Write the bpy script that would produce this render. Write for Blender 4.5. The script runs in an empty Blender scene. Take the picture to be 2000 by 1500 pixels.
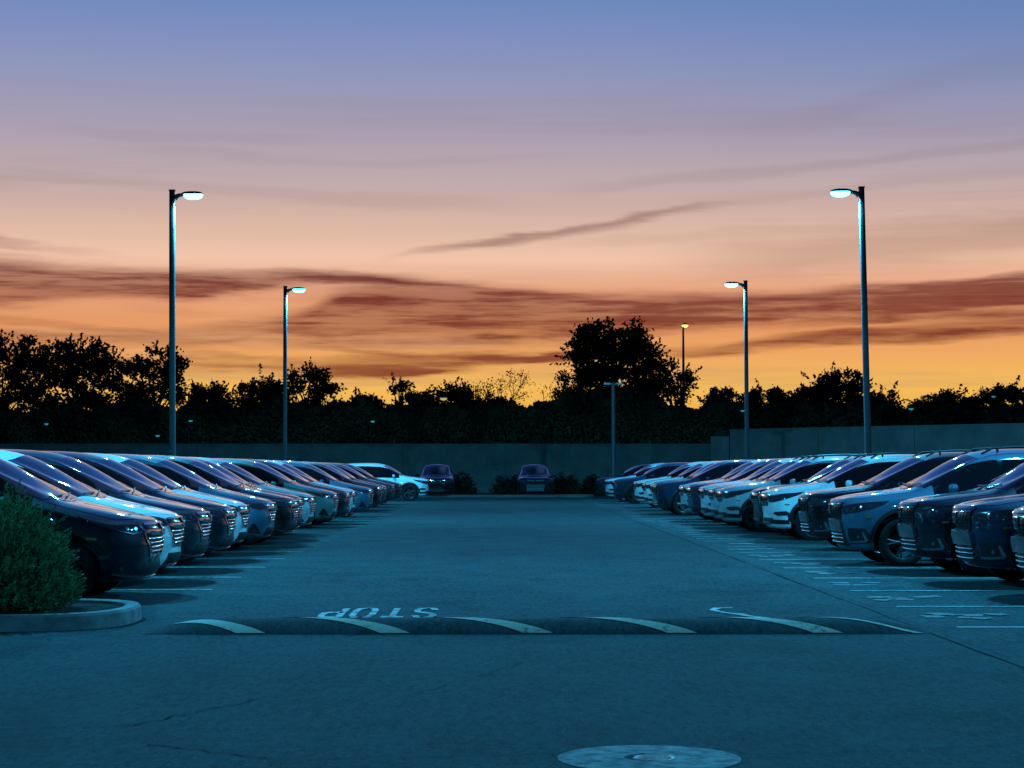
import bpy, bmesh, math, random
import numpy as np
from mathutils import Vector, Matrix, geometry
from mathutils.bvhtree import BVHTree
from mathutils.interpolate import poly_3d_calc

R = math.radians
scn = bpy.context.scene
COL = scn.collection
EYE = 1.48            # camera height (m)


def lin(c):
    c = c / 255.0
    return c / 12.92 if c <= 0.04045 else ((c + 0.055) / 1.055) ** 2.4


def S(r, g, b):
    return (lin(r), lin(g), lin(b), 1.0)


# ------------------------------------------------------------------ camera
cam_d = bpy.data.cameras.new('camera')
cam_d.sensor_width = 36.0
cam_d.lens = 68.4
cam_d.clip_start = 0.1
cam_d.clip_end = 4000
cam = bpy.data.objects.new('camera', cam_d)
cam.location = (0, 0, EYE)
cam.rotation_euler = (R(90 + 2.53), 0, R(-0.437))
COL.objects.link(cam)
scn.camera = cam

scn.view_settings.view_transform = 'Standard'
scn.view_settings.look = 'None'
scn.view_settings.exposure = 0.0
scn.view_settings.gamma = 1.0

# ------------------------------------------------------------------ world: dusk sky with cirrus bands
LAMP_COL = (0.05, 0.56, 1.0)
LAMP_W = 7600.0

world = bpy.data.worlds.new('World')
scn.world = world
world.use_nodes = True
wt = world.node_tree
for n in list(wt.nodes):
    wt.nodes.remove(n)


class E:
    """tiny expression wrapper over shader math nodes"""
    t = None

    def __init__(s, k):
        s.k = k

    @staticmethod
    def m(op, *a, clamp=False):
        n = E.t.nodes.new('ShaderNodeMath')
        n.operation = op
        n.use_clamp = clamp
        for i, v in enumerate(a):
            if isinstance(v, E):
                E.t.links.new(v.k, n.inputs[i])
            else:
                n.inputs[i].default_value = v
        return E(n.outputs[0])

    def __add__(s, o): return E.m('ADD', s, o)
    def __radd__(s, o): return E.m('ADD', o, s)
    def __sub__(s, o): return E.m('SUBTRACT', s, o)
    def __rsub__(s, o): return E.m('SUBTRACT', o, s)
    def __mul__(s, o): return E.m('MULTIPLY', s, o)
    def __rmul__(s, o): return E.m('MULTIPLY', o, s)
    def __truediv__(s, o): return E.m('DIVIDE', s, o)


def sstep(x, a, b):
    n = E.t.nodes.new('ShaderNodeMapRange')
    n.interpolation_type = 'SMOOTHSTEP'
    for i, v in zip((0, 1, 2), (x, a, b)):
        if isinstance(v, E):
            E.t.links.new(v.k, n.inputs[i])
        else:
            n.inputs[i].default_value = v
    n.inputs[3].default_value = 0
    n.inputs[4].default_value = 1
    return E(n.outputs[0])


def curve(x, pts):
    """float curve: pts in (0..1, 0..1)"""
    n = E.t.nodes.new('ShaderNodeFloatCurve')
    c = n.mapping.curves[0]
    pts = sorted(pts)
    c.points[0].location = pts[0]
    c.points[1].location = pts[-1]
    for p in pts[1:-1]:
        c.points.new(*p)
    n.mapping.update()
    E.t.links.new(x.k, n.inputs['Value'])
    return E(n.outputs[0])


def mixc(f, a, b, mode='MIX'):
    n = E.t.nodes.new('ShaderNodeMix')
    n.data_type = 'RGBA'
    n.blend_type = mode
    n.clamp_factor = True
    if isinstance(f, E):
        E.t.links.new(f.k, n.inputs[0])
    else:
        n.inputs[0].default_value = f
    for i, v in ((6, a), (7, b)):
        if isinstance(v, E):
            E.t.links.new(v.k, n.inputs[i])
        else:
            n.inputs[i].default_value = v
    return E(n.outputs[2])


def ramp(x, stops, interp='LINEAR'):
    n = E.t.nodes.new('ShaderNodeValToRGB')
    cr = n.color_ramp
    cr.interpolation = interp
    while len(cr.elements) > 1:
        cr.elements.remove(cr.elements[-1])
    cr.elements[0].position = stops[0][0]
    cr.elements[0].color = stops[0][1]
    for p, c in stops[1:]:
        e = cr.elements.new(p)
        e.color = c
    E.t.links.new(x.k, n.inputs[0])
    return E(n.outputs[0])


def noise(vec, scale, detail=3.0, rough=0.5, dist=0.0):
    n = E.t.nodes.new('ShaderNodeTexNoise')
    n.inputs['Scale'].default_value = scale
    n.inputs['Detail'].default_value = detail
    n.inputs['Roughness'].default_value = rough
    n.inputs['Distortion'].default_value = dist
    if vec is not None:
        E.t.links.new(vec.k, n.inputs['Vector'])
    return E(n.outputs[0])


def comb(x, y, z=0.0):
    n = E.t.nodes.new('ShaderNodeCombineXYZ')
    for i, v in enumerate((x, y, z)):
        if isinstance(v, E):
            E.t.links.new(v.k, n.inputs[i])
        else:
            n.inputs[i].default_value = v
    return E(n.outputs[0])


def sep(v):
    n = E.t.nodes.new('ShaderNodeSeparateXYZ')
    E.t.links.new(v.k, n.inputs[0])
    return E(n.outputs[0]), E(n.outputs[1]), E(n.outputs[2])


def build_sky():
    E.t = wt
    tc = wt.nodes.new('ShaderNodeTexCoord')
    dx, dy, dz = sep(E(tc.outputs['Generated']))
    hor = E.m('SQRT', dx * dx + dy * dy)
    el = dz / E.m('MAXIMUM', hor, 0.001)            # tangent of elevation
    az = E.m('ARCTAN2', dx, dy)                     # bearing from the aisle axis
    # bearing / elevation expressed in units where one unit is one tenth of a radian or so
    A = az * 3.8                                   # -1 .. 1 covers the sunset part of the sky
    H = el * 3.8                                   # 0 .. 0.92
    # ---- base gradient
    t = E.m('MULTIPLY', H, 1 / 1.2, clamp=True)
    py = lambda p: (918 - p) / 1000 / 1.2
    base = ramp(t, [
        (0.0, S(214, 150, 62)), (py(830), S(236, 176, 74)), (py(750), S(246, 188, 92)), (py(700), S(240, 170, 98)),
        (py(640), S(230, 154, 100)), (py(570), S(230, 162, 124)), (py(505), S(241, 197, 170)), (py(450), S(222, 184, 165)), (py(400), S(205, 174, 166)),
        (py(350), S(192, 171, 173)), (py(300), S(180, 164, 175)), (py(250), S(169, 158, 178)), (py(150), S(146, 152, 188)), (py(50), S(124, 142, 192)),
        (py(-20), S(108, 136, 190)), (1.0, S(108, 140, 200))])
    up = E.m('SUBTRACT', H, 1.15)
    base = mixc(sstep(H, 0.98, 1.7), base, S(52, 104, 186))
    base = mixc(sstep(H, 1.5, 3.6), base, S(28, 56, 122))
    base = mixc(sstep(H, 3.2, 8.0), base, S(18, 28, 56))
    # bluer and darker towards the right, high up
    base = mixc(sstep(A, -0.1, 1.3) * sstep(H, 0.45, 1.0) * 0.55, base, S(84, 122, 176))
    # ---- cloud coordinates: streaky noise
    x01 = E.m('MULTIPLY', A + 1.5, 1 / 3.0, clamp=True)
    X = lambda p: ((p - 971) / 1000 + 1.5) / 3.0
    Yv = lambda p: (918 - p) / 1000
    warp = (noise(comb(A * 1.6, H * 7.0, 3.3), 1.0, 4.0, 0.55) - 0.5)
    fine = (noise(comb(A * 3.0, H * 26.0, 8.1), 1.0, 5.0, 0.6) - 0.5)
    hw = H + warp * 0.065 + fine * 0.05

    def band(up_pts, lo_pts, su, sl):
        u = curve(x01, [(X(a), Yv(b)) for a, b in up_pts])
        l = curve(x01, [(X(a), Yv(b)) for a, b in lo_pts])
        return sstep(u - hw, -su * 0.5, su * 0.5) * sstep(hw - l, -sl * 0.5, sl * 0.5)
    mA = band([(-500, 495), (0, 524), (200, 546), (420, 553), (600, 536), (740, 542), (900, 560), (2400, 575)],
              [(-500, 650), (0, 618), (200, 604), (330, 597), (500, 577), (680, 560), (900, 566), (2400, 566)], 0.045, 0.03)
    mA = mA * sstep(A, 0.05, -0.2)
    mB = band([(-500, 660), (350, 655), (560, 628), (700, 566), (850, 556), (1000, 566), (1200, 580), (1400, 577), (1600, 573), (1800, 556), (2000, 540), (2450, 500)],
              [(-500, 670), (350, 668), (600, 662), (800, 664), (1000, 664), (1200, 656), (1400, 638), (1600, 627), (1750, 620), (1860, 604), (2000, 592), (2450, 560)], 0.035, 0.045)
    mC = band([(-500, 520), (700, 508), (830, 480), (1000, 456), (1200, 426), (1350, 409), (1550, 405), (2450, 400)],
              [(-500, 520), (700, 512), (830, 498), (1000, 474), (1200, 440), (1350, 418), (1550, 411), (2450, 402)], 0.012, 0.02)
    mC = mC * sstep(A, -0.28, 0.0) * sstep(A, 0.55, 0.3)
    mD = band([(-500, 690), (200, 700), (560, 712), (700, 694), (900, 690), (1080, 684), (1250, 684), (1400, 684), (1500, 668), (1640, 655), (1800, 650), (2000, 634), (2450, 610)],
              [(-500, 706), (200, 716), (560, 730), (700, 730), (900, 720), (1080, 702), (1250, 692), (1400, 708), (1500, 694), (1640, 682), (1800, 676), (2000, 660), (2450, 640)], 0.022, 0.016)
    mG = band([(-500, 660), (250, 664), (400, 676), (560, 640), (700, 640), (1000, 652), (1150, 650), (2450, 650)],
              [(-500, 684), (250, 684), (400, 690), (560, 656), (700, 660), (1000, 668), (1150, 655), (2450, 650)], 0.02, 0.02)
    mH = band([(-500, 560), (1100, 640), (1500, 632), (1700, 610), (1850, 596), (2000, 604), (2450, 610)],
              [(-500, 560), (1100, 642), (1500, 645), (1700, 640), (1850, 640), (2000, 640), (2450, 640)], 0.02, 0.03)
    front = sstep(dy, 0.1, 0.5)

    def streak(pts, th, k, x0=None, x1=None, fade=90):
        """one long cloud streak: (bearing, height) points, half thickness, strength"""
        c = curve(x01, [(X(-529), Yv(pts[0][1]))] + [(X(a), Yv(b)) for a, b in pts] + [(X(2471), Yv(pts[-1][1]))])
        d = E.m('ABSOLUTE', hw - c)
        m = sstep(d, th / 1000 * 1.25, th / 1000 * 0.15) * k
        if x0 is not None:
            m = m * sstep(A, (x0 - 971 - fade) / 1000, (x0 - 971 + fade) / 1000)
        if x1 is not None:
            m = m * sstep(A, (x1 - 971 + fade) / 1000, (x1 - 971 - fade) / 1000)
        return m
    ST = [([(0, 575), (150, 562), (330, 552), (560, 545), (720, 548)], 18, .95, None, 770, 90),
          ([(0, 598), (200, 586), (330, 578), (480, 564)], 16, .95, None, 520, 120),
          ([(0, 515), (150, 538), (260, 548)], 20, .22, None, 300, 120),
          ([(0, 556), (200, 563), (330, 560)], 30, .9, None, 470, 120),
          ([(740, 556), (900, 568), (1050, 580), (1250, 594), (1400, 592)], 13, .85, 720, 1500, 120),
          ([(300, 668), (600, 655), (900, 646), (1100, 637)], 13, .85, 560, 1180, 120),
          ([(1100, 622), (1400, 606), (1600, 596), (1800, 580), (2000, 560)], 22, .98, 1150, None, 200),
          ([(1250, 606), (1500, 617), (1700, 612), (1850, 600), (2000, 592)], 12, .9, 1350, 2100, 150),
          ([(1700, 575), (2000, 552), (2200, 540)], 22, .95, 1650, None, 150),
          ([(700, 590), (1000, 612), (1200, 624), (1400, 620)], 30, .72, 700, 1450, 180),
          ([(640, 622), (900, 626), (1150, 640)], 22, .6, 600, 1200, 150),
          ([(620, 718), (800, 709), (1000, 699), (1100, 690)], 11, .85, 640, 1150, 90),
          ([(350, 700), (500, 706), (600, 704)], 8, .55, 340, 620, 60),
          ([(1350, 700), (1450, 688), (1600, 672), (1750, 662)], 10, .8, 1340, 1760, 80),
          ([(1500, 665), (1800, 652), (2000, 637)], 11, .65, 1560, None, 80),
          ([(600, 678), (800, 688), (950, 690)], 9, .5, 600, 1000, 90),
          ([(380, 642), (600, 632), (700, 634)], 12, .45, 380, 760, 90),
          ([(0, 640), (200, 652), (400, 680)], 11, .4, None, 480, 90),
          ([(1680, 630), (1850, 622), (2000, 626)], 12, .5, 1680, None, 80),
          ([(-100, 470), (0, 486), (120, 505)], 12, .35, None, 200, 90)]
    SF = [([(1150, 372), (1400, 346), (1600, 324), (1850, 300)], 16, .34, 1150, None, 150),
          ([(1450, 400), (1700, 372), (2000, 352)], 20, .25, 1400, None, 150),
          ([(150, 268), (350, 276), (560, 268)], 16, .22, 120, 600, 120),
          ([(0, 372), (300, 368), (600, 384), (900, 402)], 18, .24, None, 950, 120),
          ([(300, 300), (700, 318), (1000, 302)], 14, .18, 300, 1050, 120),
          ([(1500, 250), (1800, 170), (2000, 140)], 34, .22, 1500, None, 200),
          ([(1200, 470), (1600, 455), (2000, 440)], 16, .22, 1150, None, 150),
          ([(1350, 505), (1800, 482), (2100, 470)], 46, .6, 1400, None, 220)]
    acc = None
    for q in ST:
        m = streak(*q)
        acc = m if acc is None else E.m('MAXIMUM', acc, m)
    fil = E.m('MAXIMUM', mA * 1.0, mB * 0.92)
    fil = E.m('MAXIMUM', fil, E.m('MAXIMUM', mD * 0.7, E.m('MAXIMUM', mG * 0.6, mH * 0.6)))
    wisp = noise(comb(A * 2.2 + H * 3.0, H * 48.0, 4.4), 1.0, 6.0, 0.65) - 0.5
    tex = 0.97 + fine * 2.0 + warp * 1.2 + wisp * 1.6
    # union of the soft fill and the streaks
    m1 = 1.0 - (1.0 - fil) * (1.0 - acc * 0.95)
    m1 = E.m('MINIMUM', E.m('MAXIMUM', m1 * E.m('MAXIMUM', tex, 0.70), 0.0), 0.97) * (0.93 + wisp * 0.7 + fine * 0.5) * front
    ccol = ramp(t, [(0.0, S(160, 92, 56)), (py(700), S(140, 72, 48)), (py(640), S(130, 60, 45)), (py(560), S(120, 56, 48)), (py(480), S(118, 72, 70)), (py(350), S(134, 110, 118)), (1.0, S(104, 106, 136))])
    # faint veils: long soft streaks everywhere above the bands
    veil = noise(comb(A * 0.6 + H * 0.8, H * 13.0, 1.7), 1.0, 6.0, 0.62)
    sky0 = mixc(sstep(veil, 0.5, 0.75) * sstep(H, 1.0, 0.2) * front * 0.42, base, S(140, 108, 114))
    veil2 = noise(comb(A * 0.8 - H * 0.5, H * 12.0, 5.7), 1.0, 5.0, 0.6)
    sky0 = mixc(sstep(veil2, 0.52, 0.75) * sstep(H, 0.62, 0.3) * front * 0.3, sky0, S(252, 206, 160))
    sky = mixc(m1, sky0, ccol)
    # thin darker streak above the heavy bands
    sky = mixc(mC * front * 0.62, sky, S(140, 96, 92))
    facc = None
    for q in SF:
        m = streak(*q)
        facc = m if facc is None else E.m('MAXIMUM', facc, m)
    sky = mixc(facc * front * 0.55, sky, ccol)
    # the eastern half of the dusk sky is a deep blue
    back = sstep(dy / E.m('MAXIMUM', hor, 0.001), 0.95, 0.60)
    dark = ramp(E.m('MULTIPLY', H, 0.2, clamp=True), [(0, S(34, 44, 76)), (0.3, S(30, 42, 78)), (1.0, S(16, 25, 48))])
    sky = mixc(back, sky, dark)
    # below the horizon
    sky = mixc(sstep(el, -0.002, -0.02), sky, S(20, 22, 28))
    bg = wt.nodes.new('ShaderNodeBackground')
    bg.inputs['Strength'].default_value = 1.0
    out = wt.nodes.new('ShaderNodeOutputWorld')
    wt.links.new(sky.k, bg.inputs['Color'])
    wt.links.new(bg.outputs[0], out.inputs['Surface'])


build_sky()

# ------------------------------------------------------------------ materials
MATS = {}


def mat(name, color, rough=0.5, metal=0.0, spec=0.5, coat=0.0, emit=None, estr=0.0):
    m = bpy.data.materials.new(name)
    m.use_nodes = True
    b = m.node_tree.nodes['Principled BSDF']
    b.inputs['Base Color'].default_value = (*color[:3], 1)
    b.inputs['Roughness'].default_value = rough
    b.inputs['Metallic'].default_value = metal
    b.inputs['Specular IOR Level'].default_value = spec
    b.inputs['Coat Weight'].default_value = coat
    b.inputs['Coat Roughness'].default_value = 0.03
    if emit:
        b.inputs['Emission Color'].default_value = (*emit[:3], 1)
        b.inputs['Emission Strength'].default_value = estr
    MATS[name] = m
    return m


def noisy(m, c0, c1, scale, detail=6, bump=0.0, bscale=None, lo=0.35, hi=0.65, bdist=0.01):
    """object/world-space colour variation and bump on an existing material"""
    nt = m.node_tree
    E.t = nt
    b = nt.nodes['Principled BSDF']
    tc = nt.nodes.new('ShaderNodeTexCoord')
    v = E(tc.outputs['Object'])
    n = noise(v, scale, detail, 0.6)
    c = ramp(n, [(lo, (*c0[:3], 1)), (hi, (*c1[:3], 1))])
    nt.links.new(c.k, b.inputs['Base Color'])
    if bump:
        n2 = noise(v, bscale or scale * 4, 4, 0.6)
        bp = nt.nodes.new('ShaderNodeBump')
        bp.inputs['Strength'].default_value = bump
        bp.inputs['Distance'].default_value = bdist
        nt.links.new(n2.k, bp.inputs['Height'])
        nt.links.new(bp.outputs[0], b.inputs['Normal'])
    return m


def paint(name, color, metal=0.0, rough=0.3, flake=0.0):
    m = mat(name, color, 0.55, metal * 0.5, 0.12, 1.0)
    nt = m.node_tree
    E.t = nt
    b = nt.nodes['Principled BSDF']
    tc = nt.nodes.new('ShaderNodeTexCoord')
    v = E(tc.outputs['Object'])
    n = noise(v, 2.3, 4, 0.6)                  # a little road dust in the gloss
    r = E.m('MULTIPLY', n, 0.05) + 0.0
    nt.links.new((r + 0.0).k, b.inputs['Coat Roughness'])
    n2 = noise(v, 3.0, 3, 0.6)
    c = ramp(n2, [(0.3, tuple(x * 0.93 for x in color[:3]) + (1,)), (0.7, tuple(min(1, x * 1.05) for x in color[:3]) + (1,))])
    nt.links.new(c.k, b.inputs['Base Color'])
    return m


P_NAVY = paint('paint_navy', (0.002, 0.0035, 0.010), 0.0, 0.35)
P_BLACK = paint('paint_black', (0.002, 0.002, 0.0025), 0.0, 0.35)
P_WHITE = paint('paint_white', (0.78, 0.78, 0.77), 0.0, 0.35)
P_SILVER = paint('paint_silver', (0.36, 0.38, 0.40), 0.35, 0.35)
P_STEEL = paint('paint_steel_blue', (0.05, 0.10, 0.15), 0.2, 0.35)
P_GREY = paint('paint_dark_grey', (0.012, 0.016, 0.022), 0.1, 0.35)
P_BLUE = paint('paint_blue', (0.004, 0.015, 0.040), 0.1, 0.35)
P_GREEN = paint('paint_grey_green', (0.13, 0.17, 0.155), 0.3, 0.35)
P_LIGHT = paint('paint_pale_silver', (0.5, 0.53, 0.55), 0.3, 0.35)

M_GLASS = mat('dark_glass', (0.004, 0.005, 0.007), 0.03, 0, 0.9, 1.0)
M_GLASS.node_tree.nodes['Principled BSDF'].inputs['Coat IOR'].default_value = 1.8
M_TRIM = mat('black_trim', (0.012, 0.012, 0.013), 0.45, 0, 0.4)
M_GLOSSBLK = mat('gloss_black', (0.006, 0.006, 0.007), 0.12, 0, 0.5)
M_MATTE = noisy(mat('matte_plastic', (0.05, 0.05, 0.055), 0.6, 0, 0.4), (0.045, 0.045, 0.05), (0.06, 0.06, 0.065), 9, 4, 0.12, 160)
M_CHROME = mat('chrome', (0.75, 0.75, 0.76), 0.12, 1.0)
M_SATIN = mat('satin_silver', (0.28, 0.28, 0.30), 0.42, 0.9)
M_LAMPGL = mat('headlamp_glass', (0.02, 0.024, 0.03), 0.04, 0, 0.8, 1.0)
M_REFL = mat('headlamp_reflector', (0.45, 0.48, 0.52), 0.15, 1.0)
M_AMBER = mat('amber_reflector', (0.35, 0.10, 0.01), 0.25, 0, 0.6)
M_TYRE = noisy(mat('rubber', (0.015, 0.015, 0.015), 0.9, 0, 0.1), (0.012, 0.012, 0.012), (0.02, 0.02, 0.02), 12)
M_RIM = mat('alloy', (0.05, 0.052, 0.055), 0.35, 0.6)
M_HUB = mat('brake_iron', (0.05, 0.045, 0.04), 0.6, 0.7)


def road_mat(name, dark, light, seed=0.0):
    m = mat(name, dark, 0.9, 0, 0.08)
    nt = m.node_tree
    E.t = nt
    b = nt.nodes['Principled BSDF']
    geo = nt.nodes.new('ShaderNodeNewGeometry')
    P = E(geo.outputs['Position'])
    px, py_, pz = sep(P)
    big = noise(comb(px * 0.25, py_ * 0.12, seed), 1.0, 5, 0.6)
    mid = noise(comb(px * 1.3, py_ * 0.9, seed + 3), 1.0, 6, 0.65)
    grit = noise(comb(px, py_ * 0.8, seed + 7), 26.0, 5, 0.75)
    spk = noise(comb(px, py_ * 0.4, seed + 9), 42.0, 2, 0.6)
    fleck = noise(comb(px * 16.0, py_ * 4.5, seed + 13), 1.0, 5, 0.8)
    f = E.m('MULTIPLY', big * 0.45 + mid * 0.55 + grit * 0.8 + fleck * 1.3 - 1.06, 1.0, clamp=True)
    c = ramp(f, [(0.26, (*[x * 0.8 for x in dark], 1)), (0.60, (*[x * 1.06 for x in light], 1))])
    c = mixc(sstep(spk, 0.62, 0.72) * 0.9, c, (*[min(1, x * 2.6) for x in light], 1))     # pale stone chips
    stain = noise(comb(px * 0.6, py_ * 0.35, seed + 20), 1.0, 4, 0.6)
    c = mixc(sstep(stain, 0.56, 0.72) * 0.5, c, (*[x * 0.55 for x in dark], 1))           # old oil and tyre marks
    nt.links.new(c.k, b.inputs['Base Color'])
    h = grit * 0.7 + spk * 0.5 + mid * 0.3
    bp = nt.nodes.new('ShaderNodeBump')
    bp.inputs['Strength'].default_value = 0.55
    bp.inputs['Distance'].default_value = 0.012
    nt.links.new(h.k, bp.inputs['Height'])
    nt.links.new(bp.outputs[0], b.inputs['Normal'])
    return m


M_ASPH = road_mat('asphalt', (0.007, 0.018, 0.020), (0.032, 0.064, 0.069))
M_ASPH2 = road_mat('asphalt_stalls', (0.010, 0.023, 0.025), (0.042, 0.076, 0.081), 31.0)
M_BUMP = road_mat('bump_asphalt', (0.009, 0.015, 0.017), (0.034, 0.045, 0.047), 55.0)
M_SEAM = mat('tar_seam', (0.010, 0.011, 0.012), 0.95, 0, 0.05)
M_CONC = noisy(mat('kerb_concrete', (0.22, 0.22, 0.21), 0.85, 0, 0.3), (0.14, 0.143, 0.14), (0.25, 0.25, 0.245), 6, 8, 0.4, 60)
M_COLLAR = noisy(mat('collar_concrete', (0.2, 0.2, 0.2), 0.85, 0, 0.3), (0.07, 0.085, 0.082), (0.30, 0.33, 0.32), 9, 10, 0.6, 50, lo=0.38, hi=0.62)
M_IRON = noisy(mat('cast_iron', (0.3, 0.25, 0.24), 0.45, 0.6), (0.22, 0.18, 0.17), (0.4, 0.34, 0.33), 30, 5, 0.4, 90)
M_SOIL = noisy(mat('soil', (0.03, 0.025, 0.02), 0.95, 0, 0.1), (0.02, 0.017, 0.014), (0.05, 0.042, 0.035), 5, 8, 0.9, 20, bdist=0.05)
M_LAND = noisy(mat('dry_ground', (0.03, 0.028, 0.025), 0.95, 0, 0.1), (0.02, 0.018, 0.016), (0.045, 0.04, 0.034), 0.5, 8)
M_WALL2 = noisy(mat('wall_stucco_pale', (0.3, 0.27, 0.25), 0.9, 0, 0.2), (0.12, 0.10, 0.092), (0.175, 0.15, 0.138), 0.9, 8, 0.4, 30)
M_WALL = noisy(mat('wall_stucco', (0.15, 0.145, 0.14), 0.9, 0, 0.2), (0.075, 0.068, 0.064), (0.12, 0.11, 0.104), 0.9, 8, 0.4, 30)
M_POLE = noisy(mat('pole_paint', (0.06, 0.06, 0.065), 0.5, 0.1, 0.4), (0.032, 0.032, 0.035), (0.05, 0.05, 0.054), 3)
M_DARKPOLE = mat('dark_pole', (0.012, 0.012, 0.013), 0.7)
M_LENS = mat('lamp_lens', (0.6, 0.8, 0.9), 0.3, 0, 0.5, emit=(0.042, 0.62, 1.0), estr=20)
M_LENSY = mat('sodium_lens', (0.8, 0.7, 0.3), 0.3, 0, 0.5, emit=(1.0, 0.72, 0.10), estr=5)
M_LENSG = mat('dim_lens', (0.8, 0.7, 0.3), 0.3, 0, 0.5, emit=(0.85, 0.80, 0.25), estr=0.5)
M_DOTC = mat('distant_cyan_lens', (0.3, 0.7, 0.8), 0.3, 0, 0.5, emit=(0.08, 0.7, 0.9), estr=0.3)
M_DOTG = mat('signal_green_lens', (0.1, 0.7, 0.5), 0.3, 0, 0.5, emit=(0.05, 0.75, 0.5), estr=0.35)
M_DULL = mat('unlit_lens', (0.25, 0.26, 0.27), 0.4)
M_LEAF = noisy(mat('tree_leaf', (0.04, 0.045, 0.022), 0.8, 0, 0.05), (0.018, 0.022, 0.012), (0.07, 0.076, 0.036), 0.45, 4)
M_LEAFD = noisy(mat('dark_leaf', (0.015, 0.018, 0.010), 0.8, 0, 0.05), (0.008, 0.01, 0.006), (0.02, 0.024, 0.013), 1.5, 3)
M_LEAF2 = noisy(mat('thin_leaf', (0.06, 0.055, 0.03), 0.7, 0, 0.15), (0.04, 0.04, 0.02), (0.08, 0.07, 0.035), 1.5, 3)
M_BARK = noisy(mat('bark', (0.03, 0.024, 0.018), 0.9, 0, 0.1), (0.02, 0.016, 0.012), (0.04, 0.032, 0.025), 4)
M_JUNI = noisy(mat('juniper_green', (0.09, 0.18, 0.08), 0.75, 0, 0.08), (0.06, 0.13, 0.05), (0.16, 0.30, 0.12), 5, 4, lo=0.3, hi=0.7)
M_TWIG = mat('twig', (0.05, 0.04, 0.028), 0.9, 0, 0.1)


def worn_paint(name, col, amount, scale):
    """road paint worn through to the asphalt in flakes"""
    m = mat(name, col, 0.7, 0, 0.3)
    nt = m.node_tree
    E.t = nt
    b = nt.nodes['Principled BSDF']
    geo = nt.nodes.new('ShaderNodeNewGeometry')
    px, py_, pz = sep(E(geo.outputs['Position']))
    n = noise(comb(px, py_, 2.0), scale, 6, 0.7)
    n2 = noise(comb(px, py_, 9.0), scale * 0.25, 3, 0.5)
    f = sstep(n * 0.65 + n2 * 0.35, amount - 0.05, amount + 0.06)
    c = mixc(f, (0.062, 0.07, 0.072, 1), (*col, 1))
    nt.links.new(c.k, b.inputs['Base Color'])
    return m


M_LINE = worn_paint('stall_paint', (0.36, 0.38, 0.365), 0.45, 9)
M_LINEF = worn_paint('faded_paint', (0.11, 0.13, 0.128), 0.55, 8)
M_STRIPE = worn_paint('stripe_paint', (0.42, 0.34, 0.25), 0.42, 14)
M_STENC = worn_paint('stencil_paint', (0.50, 0.47, 0.46), 0.47, 10)

# ------------------------------------------------------------------ object helpers


def link(o, parent=None):
    COL.objects.link(o)
    if parent is not None:
        o.parent = parent
    return o


def tag(o, label=None, cat=None, group=None, kind=None):
    if label: o['label'] = label
    if cat: o['category'] = cat
    if group: o['group'] = group
    if kind: o['kind'] = kind
    return o


def empty(name, loc=(0, 0, 0), rz=0.0):
    o = bpy.data.objects.new(name, None)
    o.empty_display_size = 0.3
    o.location = loc
    o.rotation_euler = (0, 0, rz)
    return link(o)


def mesh_obj(name, verts, faces, m, parent=None, smooth=False, angle=None, normals=None, mi=None):
    me = bpy.data.meshes.new(name)
    me.from_pydata([tuple(v) for v in verts], [], [tuple(f) for f in faces])
    for x in (m if isinstance(m, (list, tuple)) else [m]):
        me.materials.append(x)
    if mi is not None:
        me.polygons.foreach_set('material_index', mi)
    if smooth:
        me.polygons.foreach_set('use_smooth', [True] * len(me.polygons))
        if angle:
            me.set_sharp_from_angle(angle=R(angle))
    me.update()
    if normals is not None:
        me.normals_split_custom_set_from_vertices(normals)
    o = bpy.data.objects.new(name, me)
    return link(o, parent)


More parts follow.
